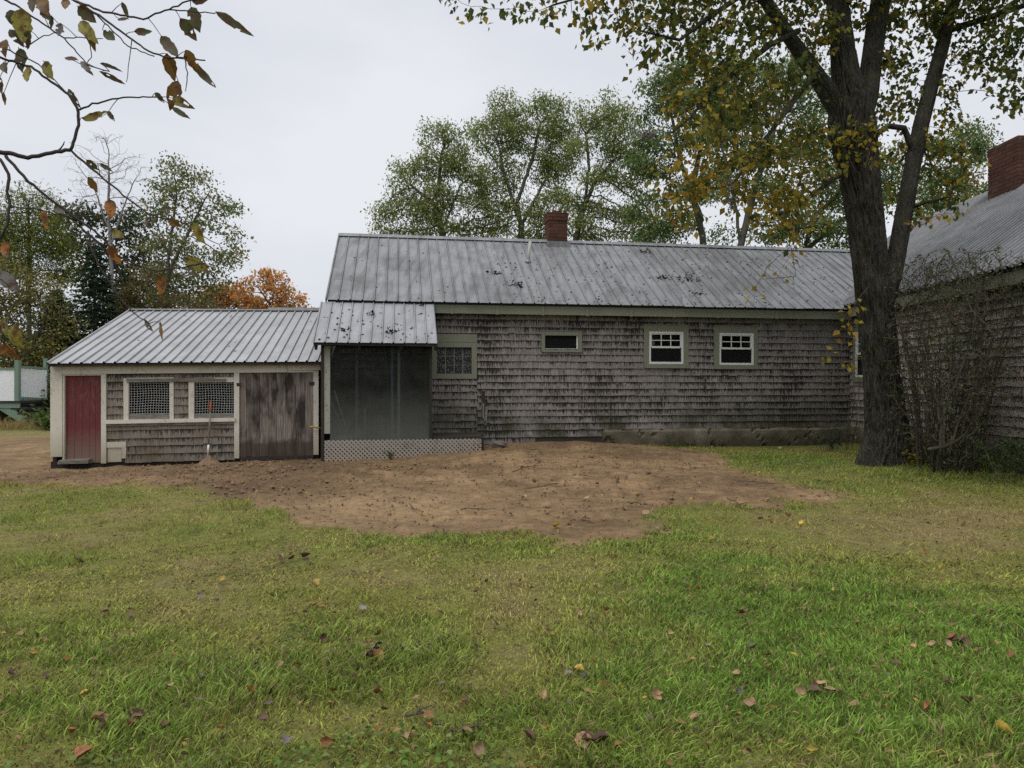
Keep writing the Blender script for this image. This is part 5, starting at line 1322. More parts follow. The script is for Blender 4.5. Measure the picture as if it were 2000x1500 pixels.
# grey caterpillar webs hanging in the branches
def web(px, py, rx, rz, label, seed, Y0=9.6):
    n_ = 90; C_ = at(px, py, Y0) + rng.normal(0, 1, (n_, 3)) * np.array([rx, .06, rz]); s_ = rng.uniform(.5, 1.2, n_)
    link('caterpillar_web', leaf_mesh('caterpillar_web', C_, rng.normal(0, 1, (n_, 3)) + np.array([rx, 0, rz]) * 12, rng.normal(0, 1, (n_, 3)), .07 * s_, .03 * s_, pick_cols(n_, [(.22, .21, .20), (.30, .29, .28), (.12, .1, .08)], [2, 1, 1]), LEAF5, MAT['leaf']), label=label, cat='web', group='caterpillar webs', kind='stuff')
web(1262, 264, .07, .022, 'grey caterpillar web on an outer maple twig', 3); web(1425, 385, .014, .12, 'long thin grey caterpillar web hanging in the yellow leaves', 8)

# ------------------------------------------------------------------ bare shrub before the wing, small plants
def shrub(name, label, x, y, n_st, H, spread_, n_att, leafn, seed, tip=.0035, cat='shrub', leafcol=None, lean=0.0, rst=.018, leafL=.045, kill=.12, ex=(1, .75)):
    z0 = gz(x, y); root = thing(name, (x, y, z0), label, cat); nodes, par = [], []
    for k in range(n_st):
        a = random.uniform(0, 2 * math.pi); rr = spread_ * .42 * random.random() ** .5; p = np.array([x + rr * math.cos(a), y + rr * math.sin(a), z0 - .05]); ip = -1
        hh2 = H * random.uniform(.35, .85); ox, oy = math.cos(a) * spread_ * .5 * random.random() + lean, math.sin(a) * spread_ * .55 * ex[1] * random.random()
        for t_ in np.linspace(0, 1, 9):
            nodes.append(p + np.array([ox * t_ ** 1.5, oy * t_ ** 1.5, hh2 * t_]) + rng.normal(0, .015, 3)); par.append(ip); ip = len(nodes) - 1
    q = rng.random((n_att, 3)); q[:, 0] = (q[:, 0] - .5) * 2; q[:, 1] = (q[:, 1] - .5) * 2; e = np.sqrt(np.clip(1 - (q[:, 2] - .55) ** 2 * 2.2, .1, 1))
    att = np.stack([x + lean + q[:, 0] * spread_ * ex[0] * e, y + q[:, 1] * spread_ * ex[1] * e, z0 + .15 + q[:, 2] * H], 1)
    P, pr = colonize(nodes, par, att, .08, kill, 60, infl=.9, jit=.3, trop=(0, 0, .05))
    mb, r, kids = branch_mesh(P, pr, tip, rmax=rst); mb.build('stems', MAT['stem'], root)
    if leafn:
        ids = rng.choice(np.arange(len(nodes), len(P)), leafn); C_ = P[ids] + rng.normal(0, .02, (leafn, 3)); s = rng.uniform(.5, 1.1, leafn)
        link('leaves', leaf_mesh('leaves', C_, rng.normal(0, 1, (leafn, 3)), rng.normal(0, .6, (leafn, 3)) + np.array([0, -.3, .8]), leafL * s, leafL * .55 * s, pick_cols(leafn, *(leafcol or ([(.075, .105, .035), (.12, .12, .05), (.2, .12, .05), (.05, .07, .03)], [3, 2, .6, 2]))), LEAF5, MAT['leaf']), root)
    return root
sx, sy = 6.35, 10.35
sh_ = shrub('bare_shrub', 'tall twiggy bare shrub against the right house wall', sx, sy, 76, 3.0, 1.0, 6500, 7500, 1, lean=.0, tip=.0036, kill=.07, rst=.012, ex=(.68, 1.15), leafL=.05)
bs = MB()
z0 = gz(sx, sy)
for pts, w0 in (([(1812, 880), (1845, 872), (1880, 855), (1905, 820), (1925, 800)], .045), ([(1835, 890), (1838, 830), (1825, 760), (1800, 700), (1770, 660)], .035), ([(1842, 890), (1845, 800), (1870, 740), (1900, 660), (1912, 560)], .035), ([(1850, 890), (1880, 800), (1930, 700), (1990, 665)], .028), ([(1838, 830), (1850, 780), (1860, 700), (1855, 600)], .025), ([(1905, 820), (1915, 720), (1908, 600), (1905, 540)], .028)):
    pp = resample([at(x, y, sy - .45) for x, y in pts], .1); bs.tube(pp + rng.normal(0, .008, pp.shape), np.linspace(w0 * .62, w0 * .2, len(pp)), 7)
bs.build('main_stems', MAT['stem'], sh_, True)
c_ = at(1655, 770, 13.6); shrub('twiggy_bush', 'small bare bush in the corner behind the maple trunk', 6.35, 13.6, 14, 1.5, .5, 420, 120, 2, cat='bush', tip=.0025)
c_ = at(1950, 880, 9.6); shrub('leafy_bush', 'low dark green bush beside the wing foundation at the picture edge', 6.55, 9.3, 8, .45, .45, 160, 900, 3, cat='bush', leafL=.06, leafcol=([(.035, .06, .02), (.06, .085, .03)], [2, 1]))
def plant(name, label, x, y, H, n_st, L, Wd, pal, wts, sp=.18, cat='plant', group=None, per=6):
    z0 = gz(x, y); root = thing(name, (x, y, z0), label, cat, group); mb = MB(); C_, D_ = [], []
    for k in range(n_st):
        a = random.uniform(0, 6.28); o = np.array([math.cos(a), math.sin(a), 0]) * sp * random.uniform(.4, 1.2); b = np.array([x, y, z0]) + o * .25 + [0, 0, -.02]; h = H * random.uniform(.6, 1.1)
        pts = [b + o * t_ ** 1.6 + np.array([0, 0, h * (t_ - .25 * t_ * t_)]) for t_ in np.linspace(0, 1, 6)]; mb.tube(pts, np.linspace(.004, .0018, 6), 4)
        for j in range(per):
            t_ = random.uniform(.3, 1); q = b + o * t_ ** 1.6 + np.array([0, 0, h * (t_ - .25 * t_ * t_)]); C_.append(q); D_.append(norm(o + rng.normal(0, .8, 3) * sp) + np.array([0, 0, random.uniform(-.3, .3)]))
    mb.build('stems', MAT['stem'], root); C_ = np.array(C_); D_ = np.array(D_); n_ = len(C_); s = rng.uniform(.6, 1.2, n_)
    link('leaves', leaf_mesh('leaves', C_, D_, rng.normal(0, .35, (n_, 3)) + np.array([0, -.2, 1]), L * s, Wd * s, pick_cols(n_, pal, wts), LEAF5, MAT['leaf']), root)
GP = [(.05, .085, .025), (.08, .12, .035), (.11, .14, .05)]
plant('fern_like_plant', 'arching dark green plant at the inner house corner', 6.0, 13.55, .62, 12, .09, .035, [(.035, .06, .03), (.06, .09, .05)], [2, 1], .45, per=14)
for (px, py, lb, H) in ((702, 890, 'green weed growing through the middle of the lattice', .26), (765, 893, 'bushy weed against the lattice below the blue stud', .24), (660, 862, 'thin flowering weed at the left end of the lattice', .42), (650, 888, 'dark sprawling weed at the lattice corner', .2)):
    x, y = ground_at(px, py); plant('weed', lb, x, y - .12, H, 9, .05, .022, GP, [2, 2, 1], .16, 'weed', 'weeds along the lattice')
for (px, py, lb) in ((1310, 872, 'leafy weed patch at the foundation below the first sash window'), (1345, 872, 'weed at the foundation between the two sash windows'), (1400, 872, 'weed patch at the foundation below the second sash window'), (1500, 868, 'thin weed at the foundation right of the sash windows'), (1565, 868, 'weed at the foundation near the dark corner')):
    x, y = ground_at(px, py); plant('weed', lb, x, y - .1, .2, 10, .06, .03, GP, [2, 2, 1], .2, 'weed', 'weeds along the foundation')
YP = [(.34, .28, .035), (.22, .22, .04), (.10, .13, .03)]
for (px, py, lb) in ((1770, 905, 'yellow-leaved seedling at the foot of the maple trunk'), (1790, 915, 'yellow-leaved seedling in front of the shrub stems'), (1800, 890, 'tall yellow-leaved seedling between trunk and shrub'), (1900, 918, 'yellow seedling right of the shrub'), (1850, 905, 'green bramble in front of the bare shrub'), (1870, 895, 'dark green bramble under the arching shrub stem')):
    x, y = ground_at(px, py); plant('seedling', lb, x, y - .05, .5 if 'tall' in lb else .34, 12, .085, .058, YP if 'yellow' in lb else GP, [3, 2, 1], .2, 'seedling', 'seedlings round the maple')
# growth round the deck
for (px, py, Y_, H, n_, lb) in ((93, 840, 22.3, .8, 22, 'green climbing shrub over the deck steps'), (90, 850, 21.5, .6, 20, 'low green bush at the foot of the deck steps'), (95, 800, 24.5, 2.2, 30, 'tall green vine at the end of the lattice rail'), (20, 845, 23.6, .55, 20, 'green weeds under the deck steps')):
    p = at(px, py, Y_); plant('deck_shrub', lb, p[0], p[1], H, n_, .14, .085, [(.06, .10, .025), (.10, .15, .04), (.17, .20, .05)], [2, 2, 1], .5, 'shrub', 'shrubs round the deck', per=22)

# ------------------------------------------------------------------ grass, weeds, leaves on the ground
def polar(n, r0, r1, p, amax=R(46)):
    u = rng.random(n); r = (r0 ** (2 - p) + u * (r1 ** (2 - p) - r0 ** (2 - p))) ** (1 / (2 - p)); a = rng.uniform(-amax, amax, n)
    return r * np.sin(a), r * np.cos(a)
bx2, by2 = polar(520000, 1.6, 15.0, 1.1)
keep = (by2 > 1.5) & (by2 < 14.8) & (bx2 > -13) & (bx2 < 7.05)
dmk = dirt_mask(bx2, by2)
cl = .5 + .5 * fbm(bx2 * 3.1, by2 * 3.1, 0, 3, 101)
tuft = vnoise(bx2 * 9, by2 * 9, 0, 102) * .5 + vnoise(bx2 * 3.5, by2 * 3.5, 0, 103) * .5
keep &= (dmk + .42 * tuft < .42 + .3 * rng.random(len(bx2))) & (rng.random(len(bx2)) > .25 * (cl < .28)) | ((tuft > .62) & (dmk > .5) & (rng.random(len(bx2)) < .12))
# nothing grows through the buildings
def infront(F, x, y, lim): return (x - F.o[0]) * F.V[0] + (y - F.o[1]) * F.V[1] < lim
keep &= infront(ELL, bx2, by2, -.08) & ~((bx2 > -8.2) & (bx2 < -3.0) & ~infront(SHED, bx2, by2, -.1)) & ~((bx2 > -3.4) & (bx2 < -.6) & ~infront(ELL, bx2, by2, -1.42))
keep &= ((bx2 - bx_) ** 2 + (by2 - by_) ** 2) > .36 ** 2
x, y = bx2[keep], by2[keep]; n = len(x); rr = np.hypot(x, y)
tc_, dry = turf_col(x, y)
tall = np.exp(-(((x - 6.1) / .9) ** 2 + ((y - 10.3) / .5) ** 2))
fresh = sstep(.55, .2, dry)
H = (.022 + .019 * fresh + .009 * sstep(6, 3, rr) * fresh) * rng.uniform(.55, 1.4, n) * (1 + 1.6 * tall) * (1 + .10 * sstep(5, 9, rr)); H *= np.where(rng.random(n) < .05, 1.6, 1) * (.55 + .75 * np.clip(.5 + .9 * fbm(x * 4.5, y * 5.5, 0, 3, 131), 0, 1.2))
wd = .0020 + .00046 * rr + .0009 * rng.random(n)
a = rng.uniform(0, 2 * math.pi, n) + 0.0; lean = rng.uniform(.25, 1.25, n) * H
la = a + rng.normal(0, .5, n); sweep = .5 * fbm(x * 1.2, y * 1.2, 0, 2, 111) * 6.28
la = np.where(rng.random(n) < .25, sweep + rng.normal(0, .5, n), la)
z = hgt(x, y) - .008
sx_, sy_ = np.cos(a) * wd, np.sin(a) * wd
lx, ly = np.cos(la) * lean, np.sin(la) * lean
b0 = np.stack([x - sx_, y - sy_, z], 1); b1 = np.stack([x + sx_, y + sy_, z], 1)
m0 = np.stack([x - sx_ * .75 + lx * .35, y - sy_ * .75 + ly * .35, z + H * .68], 1); m1 = np.stack([x + sx_ * .75 + lx * .35, y + sy_ * .75 + ly * .35, z + H * .68], 1)
tp = np.stack([x + lx, y + ly, z + H], 1)
gc = tc_ * (1.12 + rng.normal(0, .22, (n, 1)) + .45 * fbm(x * 5.5, y * 6.5, 0, 3, 133)[:, None]); straw = rng.random(n) < (.12 + .28 * dry); gc[straw] = np.array([.33, .27, .13]) * rng.uniform(.6, 1.2, (straw.sum(), 1))
dk2 = rng.random(n) < .18; gc[dk2] *= .42; gc = np.clip(gc, .004, .8)
near = rr < 7.0
ni = np.where(near)[0]; fi = np.where(~near)[0]
Vn = np.stack([b0[ni], b1[ni], m1[ni], m0[ni], tp[ni]], 1).reshape(-1, 3); k = 5 * np.arange(len(ni))[:, None]
Vf = np.stack([b0[fi], b1[fi], tp[fi]], 1).reshape(-1, 3); kf = len(Vn) + 3 * np.arange(len(fi))[:, None]
quads = k + np.array([[0, 1, 2, 3]]); t1 = k + np.array([[3, 2, 4]]); t2 = kf + np.array([[0, 1, 2]])
fc = np.concatenate([gc[ni], gc[ni] * 1.08, gc[fi]])
link('grass', mesh_np('grass', np.vstack([Vn, Vf]), [quads, t1, t2], MAT['grass'], False, fcol=fc), kind='stuff', label='short patchy green and straw coloured lawn grass', cat='grass')
# broad-leaved ground cover among the grass
wx, wy = polar(26000, 1.8, 8.0, 1.2)
wm_ = fbm(wx * .9, wy * .9, 0, 3, 121) + .55 * sstep(3.6, 2.6, wy) * sstep(.9, -.6, wx) - .25 * sstep(3.5, 6, wy); kk = (wm_ > .28) & (dirt_mask(wx, wy) < .2) & (wy > 1.6)
wx, wy = wx[kk], wy[kk]; n_ = len(wx); C_ = np.stack([wx, wy, hgt(wx, wy) + rng.uniform(.008, .05, n_)], 1); s = rng.uniform(.5, 1.2, n_)
link('ground_cover', leaf_mesh('ground_cover', C_, np.concatenate([rng.normal(0, 1, (n_, 2)), rng.normal(0, .25, (n_, 1))], 1), rng.normal(0, .35, (n_, 3)) + np.array([0, 0, 1]), .030 * s, .024 * s, pick_cols(n_, [(.10, .17, .035), (.15, .22, .055), (.20, .25, .09)], [3, 2, 1]), LEAF5, MAT['grass']), kind='stuff', label='small round-leaved weeds creeping among the grass', cat='weeds')
# clods and crumbs of soil
cx, cy = polar(16000, 5.5, 14.5, .6); dmm = dirt_mask(cx, cy); ra = np.exp(-(((cx + 3.6) / 1.5) ** 2 + ((cy - 9.3) / 1.2) ** 2)) + np.exp(-(((cx + 4.5) / 3) ** 2 + ((cy - 11.2) / .7) ** 2))
kk = (dmm > .6) & (rng.random(16000) < .35 + .8 * ra) & infront(ELL, cx, cy, -.2) & ~((cx > -8.2) & (cx < -3.0) & ~infront(SHED, cx, cy, -.15)) & ~((cx > -3.4) & (cx < -.6) & ~infront(ELL, cx, cy, -1.45))
cx, cy, ra = cx[kk], cy[kk], ra[kk]; n_ = len(cx); oc = np.array([(1, 0, 0), (-1, 0, 0), (0, 1, 0), (0, -1, 0), (0, 0, 1), (0, 0, -1)], float); of = np.array([(0, 2, 4), (2, 1, 4), (1, 3, 4), (3, 0, 4), (2, 0, 5), (1, 2, 5), (3, 1, 5), (0, 3, 5)])
rs = (.005 + .018 * rng.random(n_) ** 3) * (1 + .9 * ra); V = np.stack([cx, cy, hgt(cx, cy) + .004], 1)[:, None] + oc[None] * rs[:, None, None] * rng.uniform(.5, 1.3, (n_, 6, 1)) + rng.normal(0, .15, (n_, 6, 3)) * rs[:, None, None]
link('soil_clods', mesh_np('soil_clods', V.reshape(-1, 3), (of[None] + 6 * np.arange(n_)[:, None, None]).reshape(-1, 3), MAT['clod']), kind='stuff', label='loose clods and crumbs of brown soil on the dirt', cat='soil')

# curled leaf shapes shared by the single fallen leaves
def curled(seed, curl, fold):
    rs_ = random.Random(seed); V, F_ = [], []; n_ = 7
    for i in range(n_ + 1):
        t_ = i / n_; w_ = .42 * math.sin(math.pi * min(1, t_ ** .8 * .98 + .01)) ** .8 * (1 + .12 * rs_.uniform(-1, 1)) + .012
        zc = curl * (t_ - .5) ** 2; 
        for k in (-1, -.5, 0, .5, 1):
            V.append((w_ * k, t_ - .5, zc + fold * abs(k) * w_ + .03 * rs_.uniform(-1, 1) * abs(k)))
    for i in range(n_):
        for k in range(4): F_.append((i * 5 + k, i * 5 + k + 1, (i + 1) * 5 + k + 1, (i + 1) * 5 + k))
    V.append((.01, -.78, 0.05)); V.append((-.01, -.78, .05)); F_.append((len(V) - 1, len(V) - 2, 2 + 0, 1 + 0)); return V, F_
LM = []
for sd_, (cu_, fo) in enumerate(((.7, .5), (1.1, .8), (-.5, .6), (.3, 1.0), (1.6, .4), (.4, .35))):
    V, F_ = curled(sd_, cu_, fo); me = bpy.data.meshes.new('fallen_leaf'); me.from_pydata(V, [], F_); me.polygons.foreach_set('use_smooth', np.ones(len(F_), bool)); me.materials.append(MAT['fallen']); LM.append(me)
KIND = {'tan': ((.34, .215, .12), 'curled pale tan fallen leaf lying on the grass'), 'dark': ((.11, .06, .042), 'dark brown wilted fallen leaf lying on the grass'), 'orange': ((.25, .105, .04), 'orange fallen leaf lying on the grass'), 'yellow': ((.45, .32, .06), 'yellow fallen leaf lying on the grass'), 'grey': ((.20, .175, .165), 'grey dried fallen leaf lying on the grass')}
DLAB = {'tan': 'pale tan fallen leaf lying on the bare dirt', 'dark': 'dark brown fallen leaf lying on the bare dirt', 'orange': 'orange fallen leaf lying on the bare dirt', 'yellow': 'yellow fallen leaf lying on the bare dirt', 'grey': 'grey dried fallen leaf lying on the bare dirt'}
LEAVES = []
def put_leaf(x, y, kd, L, lift=.034):
    o = bpy.data.objects.new('fallen_leaf', random.choice(LM)); col.objects.link(o); d_ = float(dirt_mask(np.array([x]), np.array([y]))[0]) > .5
    o.location = (x, y, gz(x, y) + (lift if not d_ else .012)); o.rotation_euler = (random.gauss(0, .5), random.gauss(0, .5), random.uniform(0, 6.28)); o.scale = (L * random.uniform(.8, 1.15), L, L)
    c = np.clip(np.array(KIND[kd][0]) * random.uniform(.7, 1.25), 0, 1); o.color = (*c, 1)
    LEAVES.append((o, kd, d_, x / y, y)); setp(o, None, 'leaf', kd + ' leaves on the ' + ('dirt' if d_ else 'grass'))
spots = [(720, 1290, 'dark', .13), (715, 1265, 'orange', .09), (740, 1250, 'orange', .09), (632, 1257, 'dark', .09), (680, 1255, 'dark', .08), (615, 1192, 'orange', .08), (708, 1198, 'grey', .10), (838, 1412, 'orange', .10), (913, 1443, 'tan', .10), (935, 1478, 'tan', .09), (800, 1452, 'tan', .07), (640, 1462, 'orange', .09), (560, 1465, 'grey', .10), (515, 1420, 'dark', .09), (235, 1447, 'tan', .10), (200, 1435, 'dark', .11), (270, 1415, 'dark', .11), (330, 1355, 'tan', .08), (165, 1490, 'orange', .12), (740, 1360, 'tan', .07), (650, 1362, 'orange', .09), (740, 1362, 'orange', .07), (750, 1400, 'dark', .08),
         (1065, 1240, 'tan', .07), (1058, 1262, 'dark', .08), (1130, 1320, 'yellow', .09), (1110, 1328, 'grey', .07), (1142, 1462, 'tan', .12), (1063, 1370, 'tan', .08), (1280, 1370, 'tan', .10), (1310, 1248, 'tan', .06), (1380, 1275, 'grey', .07), (1440, 1332, 'tan', .09), (1466, 1390, 'tan', .10), (1500, 1292, 'orange', .07), (1500, 1320, 'orange', .06), (1590, 1355, 'dark', .12), (1605, 1352, 'tan', .09), (1670, 1395, 'tan', .09), (1605, 1388, 'dark', .07), (1850, 1268, 'tan', .08), (1868, 1262, 'dark', .07), (1970, 1290, 'orange', .08), (1850, 1342, 'dark', .10), (1890, 1385, 'dark', .10), (1960, 1445, 'yellow', .13), (1985, 1370, 'tan', .08), (1800, 1207, 'tan', .07), (1470, 1158, 'tan', .08), (1415, 1172, 'orange', .07), (1450, 1208, 'dark', .09), (1690, 1168, 'dark', .09), (1815, 1395, 'orange', .09), (1395, 1432, 'dark', .08), (1210, 1472, 'orange', .09), (1030, 1452, 'dark', .09), (1390, 1060, 'yellow', .09), (1365, 1160, 'orange', .07), (1018, 1142, 'orange', .07), (1600, 1052, 'yellow', .09), (1440, 1365, 'grey', .08), (1360, 1418, 'tan', .09), (1680, 1448, 'dark', .08), (1785, 1275, 'tan', .06), (1630, 1160, 'yellow', .06), (930, 1165, 'orange', .07), (617, 1145, 'yellow', .10), (570, 1098, 'dark', .11), (590, 1092, 'dark', .11), (550, 1100, 'dark', .10), (155, 1105, 'dark', .10), (500, 960, 'tan', .08), (40, 998, 'tan', .08), (480, 1125, 'grey', .08), (390, 1172, 'grey', .08), (205, 1205, 'tan', .08), (40, 1250, 'tan', .07), (75, 1252, 'dark', .07), (20, 1330, 'dark', .10), (90, 1335, 'dark', .07), (925, 1135, 'orange', .06), (500, 1310, 'dark', .06), (580, 1310, 'orange', .07), (400, 1255, 'dark', .07), (465, 1318, 'dark', .08), (500, 1320, 'grey', .07)]
for (px, py, kd, L) in spots:
    x, y = ground_at(px, py); put_leaf(x, y, kd, L * .6)
for i in range(76):
    if i < 44: x, y = ground_at(random.uniform(950, 1600), random.uniform(875, 1040)); kd = random.choice(['tan', 'tan', 'yellow', 'dark', 'tan', 'orange']); L = random.uniform(.06, .10)
    else: x, y = ground_at(random.uniform(0, 2000), 1500 - 420 * random.random() ** .6); kd = random.choice(['tan', 'dark', 'orange', 'grey', 'dark', 'yellow']); L = random.uniform(.035, .06)
    put_leaf(x, y, kd, L)
for (px, py, k_) in ((575, 1098, 5), (725, 1285, 5), (260, 1425, 6), (1600, 1355, 4), (1880, 1260, 4), (1150, 1462, 3)):
    for _ in range(k_):
        x, y = ground_at(px + random.gauss(0, 26), py + random.gauss(0, 9)); put_leaf(x, y, random.choice(['dark', 'dark', 'tan', 'orange']), random.uniform(.05, .08))
ORD = 'first second third fourth fifth sixth seventh eighth ninth tenth eleventh twelfth thirteenth fourteenth fifteenth sixteenth seventeenth eighteenth nineteenth twentieth'.split()
LOOK = {'tan': 'pale tan', 'dark': 'dark brown', 'orange': 'orange', 'yellow': 'yellow', 'grey': 'dried grey'}
rows = {}
for (o, kd, d_, q, y) in LEAVES:
    if d_: row = 'on dirt near the house' if y > 9.2 else 'on the front dirt'
    else: row = ('in the nearest' if y < 2.85 else 'in the near' if y < 3.4 else 'in the middle' if y < 4.3 else 'in the far') + (' grass at left' if q < -.1 else ' grass at right')
    rows.setdefault((kd, row), []).append((q, o))
for (kd, row), l in rows.items():
    l.sort(key=lambda e: e[0])
    for i, (q, o) in enumerate(l):
        o['label'] = LOOK[kd] + ' fallen leaf ' + row + (', ' + ORD[min(i, 19)] + ' ' + LOOK[kd].split()[-1] + ' from left' if len(l) > 1 else '')
# the crumbs nobody could count
lx_, ly_ = polar(9500, 2.2, 14.2, .9); kk = infront(ELL, lx_, ly_, -.1) & (lx_ < 7) & ~((lx_ > -8.2) & (lx_ < -3.0) & ~infront(SHED, lx_, ly_, -.15)) & ~((lx_ > -3.4) & (lx_ < -.6) & ~infront(ELL, lx_, ly_, -1.45)); kk &= rng.random(len(lx_)) < .38 + .4 * sstep(-1.5, 3.5, lx_) + .6 * np.exp(-(((lx_ - 5.6) / 1.6) ** 2 + ((ly_ - 9.8) / 1.5) ** 2)) + .7 * dirt_mask(lx_, ly_)
lx_, ly_ = lx_[kk], ly_[kk]; n_ = len(lx_); s = rng.uniform(.5, 1.2, n_)
link('leaf_litter', leaf_mesh('leaf_litter', np.stack([lx_, ly_, hgt(lx_, ly_) + .012 + .022 * (dirt_mask(lx_, ly_) < .5)], 1), np.concatenate([rng.normal(0, 1, (n_, 2)), rng.normal(0, .2, (n_, 1))], 1), rng.normal(0, .45, (n_, 3)) + np.array([0, 0, 1]), .042 * s, .020 * s, pick_cols(n_, [(.36, .23, .12), (.10, .055, .035), (.30, .13, .04), (.42, .29, .06), (.2, .17, .15)], [3, 3, 1, .8, 1]), LEAF5, MAT['leaf']), kind='stuff', label='small scraps of dead leaves strewn over the yard', cat='leaf litter')
# twigs lying about
tws = [(1000, 925, 1060, 905, 'forked'), (1090, 948, 1010, 962, 'thin'), (1440, 942, 1530, 950, 'long'), (1225, 985, 1275, 992, 'short'), (800, 990, 830, 1012, 'crooked'), (900, 1000, 960, 998, 'straight'), (520, 880 + 40, 545, 938, 'grey'), (740, 1282, 880, 1258, 'low'), (800, 1410, 845, 1395, 'stout'), (880, 1435, 935, 1428, 'pale'), (1420, 978, 1490, 1012, 'bent'), (1540, 905, 1600, 912, 'dark')]
where = ['on the dirt before the house', 'on the dirt under the awning window', 'at the right edge of the dirt', 'at the tip of the dirt patch', 'on the sandy dirt before the porch', 'in the middle of the dirt', 'on the soil before the shed', 'in the middle of the lawn', 'in the grass at the lower middle', 'beside tan leaves in the near grass', 'where grass meets the right of the dirt', 'on the grass before the maple']
for (x0, y0, x1, y1, adj), wh in zip(tws, where):
    a_ = np.array(ground_at(x0, y0)); b_ = np.array(ground_at(x1, y1)); pts = []
    for t_ in np.linspace(0, 1, 7):
        q = a_ + (b_ - a_) * t_ + rng.normal(0, .02, 2) * (0 < t_ < 1); pts.append((q[0], q[1], gz(*q) + .022 + .012 * random.random()))
    mb = MB().tube(pts, np.linspace(.010, .004, 7) * .7, 6)
    for j in (2, 4):
        q = np.array(pts[j]); e = q + np.array([random.uniform(-.12, .12), random.uniform(-.12, .12), .02]); mb.tube([q, (q + e) / 2, e], [.005, .004, .002], 4)
    mb.build('fallen_twig', MAT['twig'], None, label=f'{adj} fallen twig {wh}', cat='twig', group='twigs on the ground')
# dead leaves and clumps on the roofs
def roof_leaves(name, label, F, e, r_, ze, zr, ua, ub, n, lift=.016):
    u = rng.uniform(ua, ub, n); t_ = rng.random(n) ** 1.3; v = e + (r_ - e) * t_; zz_ = ze + (zr - ze) * t_; C_ = np.array([F.P(a, b, c) for a, b, c in zip(u, v, zz_)]); nr = norm(np.array([-F.V[0] * (zr - ze), -F.V[1] * (zr - ze), (r_ - e)]))
    nr = nr if nr[2] > 0 else -nr
    C_ = C_ + nr * lift; s = rng.uniform(.4, 1.15, n); rd = rng.normal(0, 1, (n, 3)); rd -= (rd @ nr)[:, None] * nr * .9
    link(name, leaf_mesh(name, C_, rd, nr + rng.normal(0, .3, (n, 3)), .07 * s, .042 * s, pick_cols(n, [(.05, .035, .025), (.10, .06, .035), (.22, .12, .05)], [4, 2, .7]), LEAF5, MAT['leaf']), kind='stuff', label=label, cat='leaf litter')
def roof_clump(label, F, px, py, e, r_, ze, zr, n, w_):
    u, v, z = on_roof(F, px, py, e, r_, ze, zr); nr = norm(np.array([-F.V[0] * (zr - ze), -F.V[1] * (zr - ze), (r_ - e)])); nr = nr if nr[2] > 0 else -nr
    C_ = np.array([F.P(u + a, v + b * .6, z + b * .6 * (zr - ze) / (r_ - e)) for a, b in rng.normal(0, 1, (n, 2)) * w_]) + nr * (.016 + .03 * rng.random((n, 1))); s = rng.uniform(.5, 1.1, n)
    link('leaf_clump', leaf_mesh('leaf_clump', C_, rng.normal(0, 1, (n, 3)) * np.array([1, 1, .6]), nr + rng.normal(0, .6, (n, 3)), .08 * s, .05 * s, pick_cols(n, [(.022, .017, .013), (.05, .035, .025)], [3, 1]), LEAF5, MAT['leaf']), label=label, cat='leaf clump', group='leaf clumps on the roofs', kind='stuff')
roof_leaves('leaf_litter', 'dead leaves scattered over the long metal roof', ELL, EV + .05, RV - .2, ZE + .03, ZR - .12, 3.2, 11.0, 520)
roof_leaves('leaf_litter', 'sparse dead leaves on the left half of the long roof', ELL, EV + .05, RV - .2, ZE + .03, ZR - .12, .2, 4.0, 40)
roof_leaves('leaf_litter', 'dead leaves scattered on the porch roof', ELL, -1.45, -.34, e0z + .05, 2.98, e0u + .1, e1u - .1, 75)
roof_leaves('leaf_litter', 'few dead leaves on the pale shed roof', SHED, SEV + .1, SRV - .3, zE + .03, zRd - .1, ue0 + .6, ueR - .5, 34)
roof_leaves('leaf_litter', 'dead leaves scattered over the steep wing roof', WING, EVw + .1, RVw - .3, ZEw + .06, ZRw - .2, -1, 6, 160, .024)
for i, (px, py, n_, w_, lb) in enumerate(((968, 535, 26, .06, 'dark leaf clump on the roof above the awning window'), (1010, 558, 28, .07, 'dark leaf clump low on the roof right of the first clump'), (1258, 494, 22, .06, 'small dark leaf clump high on the roof near the ridge'), (1340, 545, 50, .17, 'long line of dark leaves in the middle of the roof right half'), (1292, 545, 22, .08, 'dark leaf clump left of the long leaf line'), (1365, 575, 18, .07, 'dark leaf clump below the long leaf line'))):
    roof_clump(lb, ELL, px, py, EV, RV, ZE, ZR, n_, w_)
for (px, py, lb) in ((825, 596, 'dark leaf clump at the upper right of the porch roof'), (672, 645, 'dark leaf clump at the lower left of the porch roof'), (765, 650, 'dark leaf clump at the lower middle of the porch roof'), (725, 618, 'dark leaf clump in the middle of the porch roof')):
    roof_clump(lb, ELL, px, py, -1.52, -.26, e0z, 3.035, 14, .05)

# straw tuft by the deck
p = at(30, 850, 21.8); C_ = np.stack([p[0] + rng.normal(0, .55, 900), p[1] + rng.normal(0, .3, 900), np.zeros(900)], 1); C_[:, 2] = hgt(C_[:, 0], C_[:, 1])
link('straw_tuft', leaf_mesh('straw_tuft', C_, rng.normal(0, .5, (900, 3)) + np.array([0, 0, .8]), rng.normal(0, 1, (900, 3)), rng.uniform(.2, .45, 900), np.full(900, .014), pick_cols(900, [(.34, .26, .11), (.24, .2, .09)], [2, 1]), LEAF4, MAT['leaf']), kind='stuff', label='dry straw coloured grass before the deck steps', cat='grass')

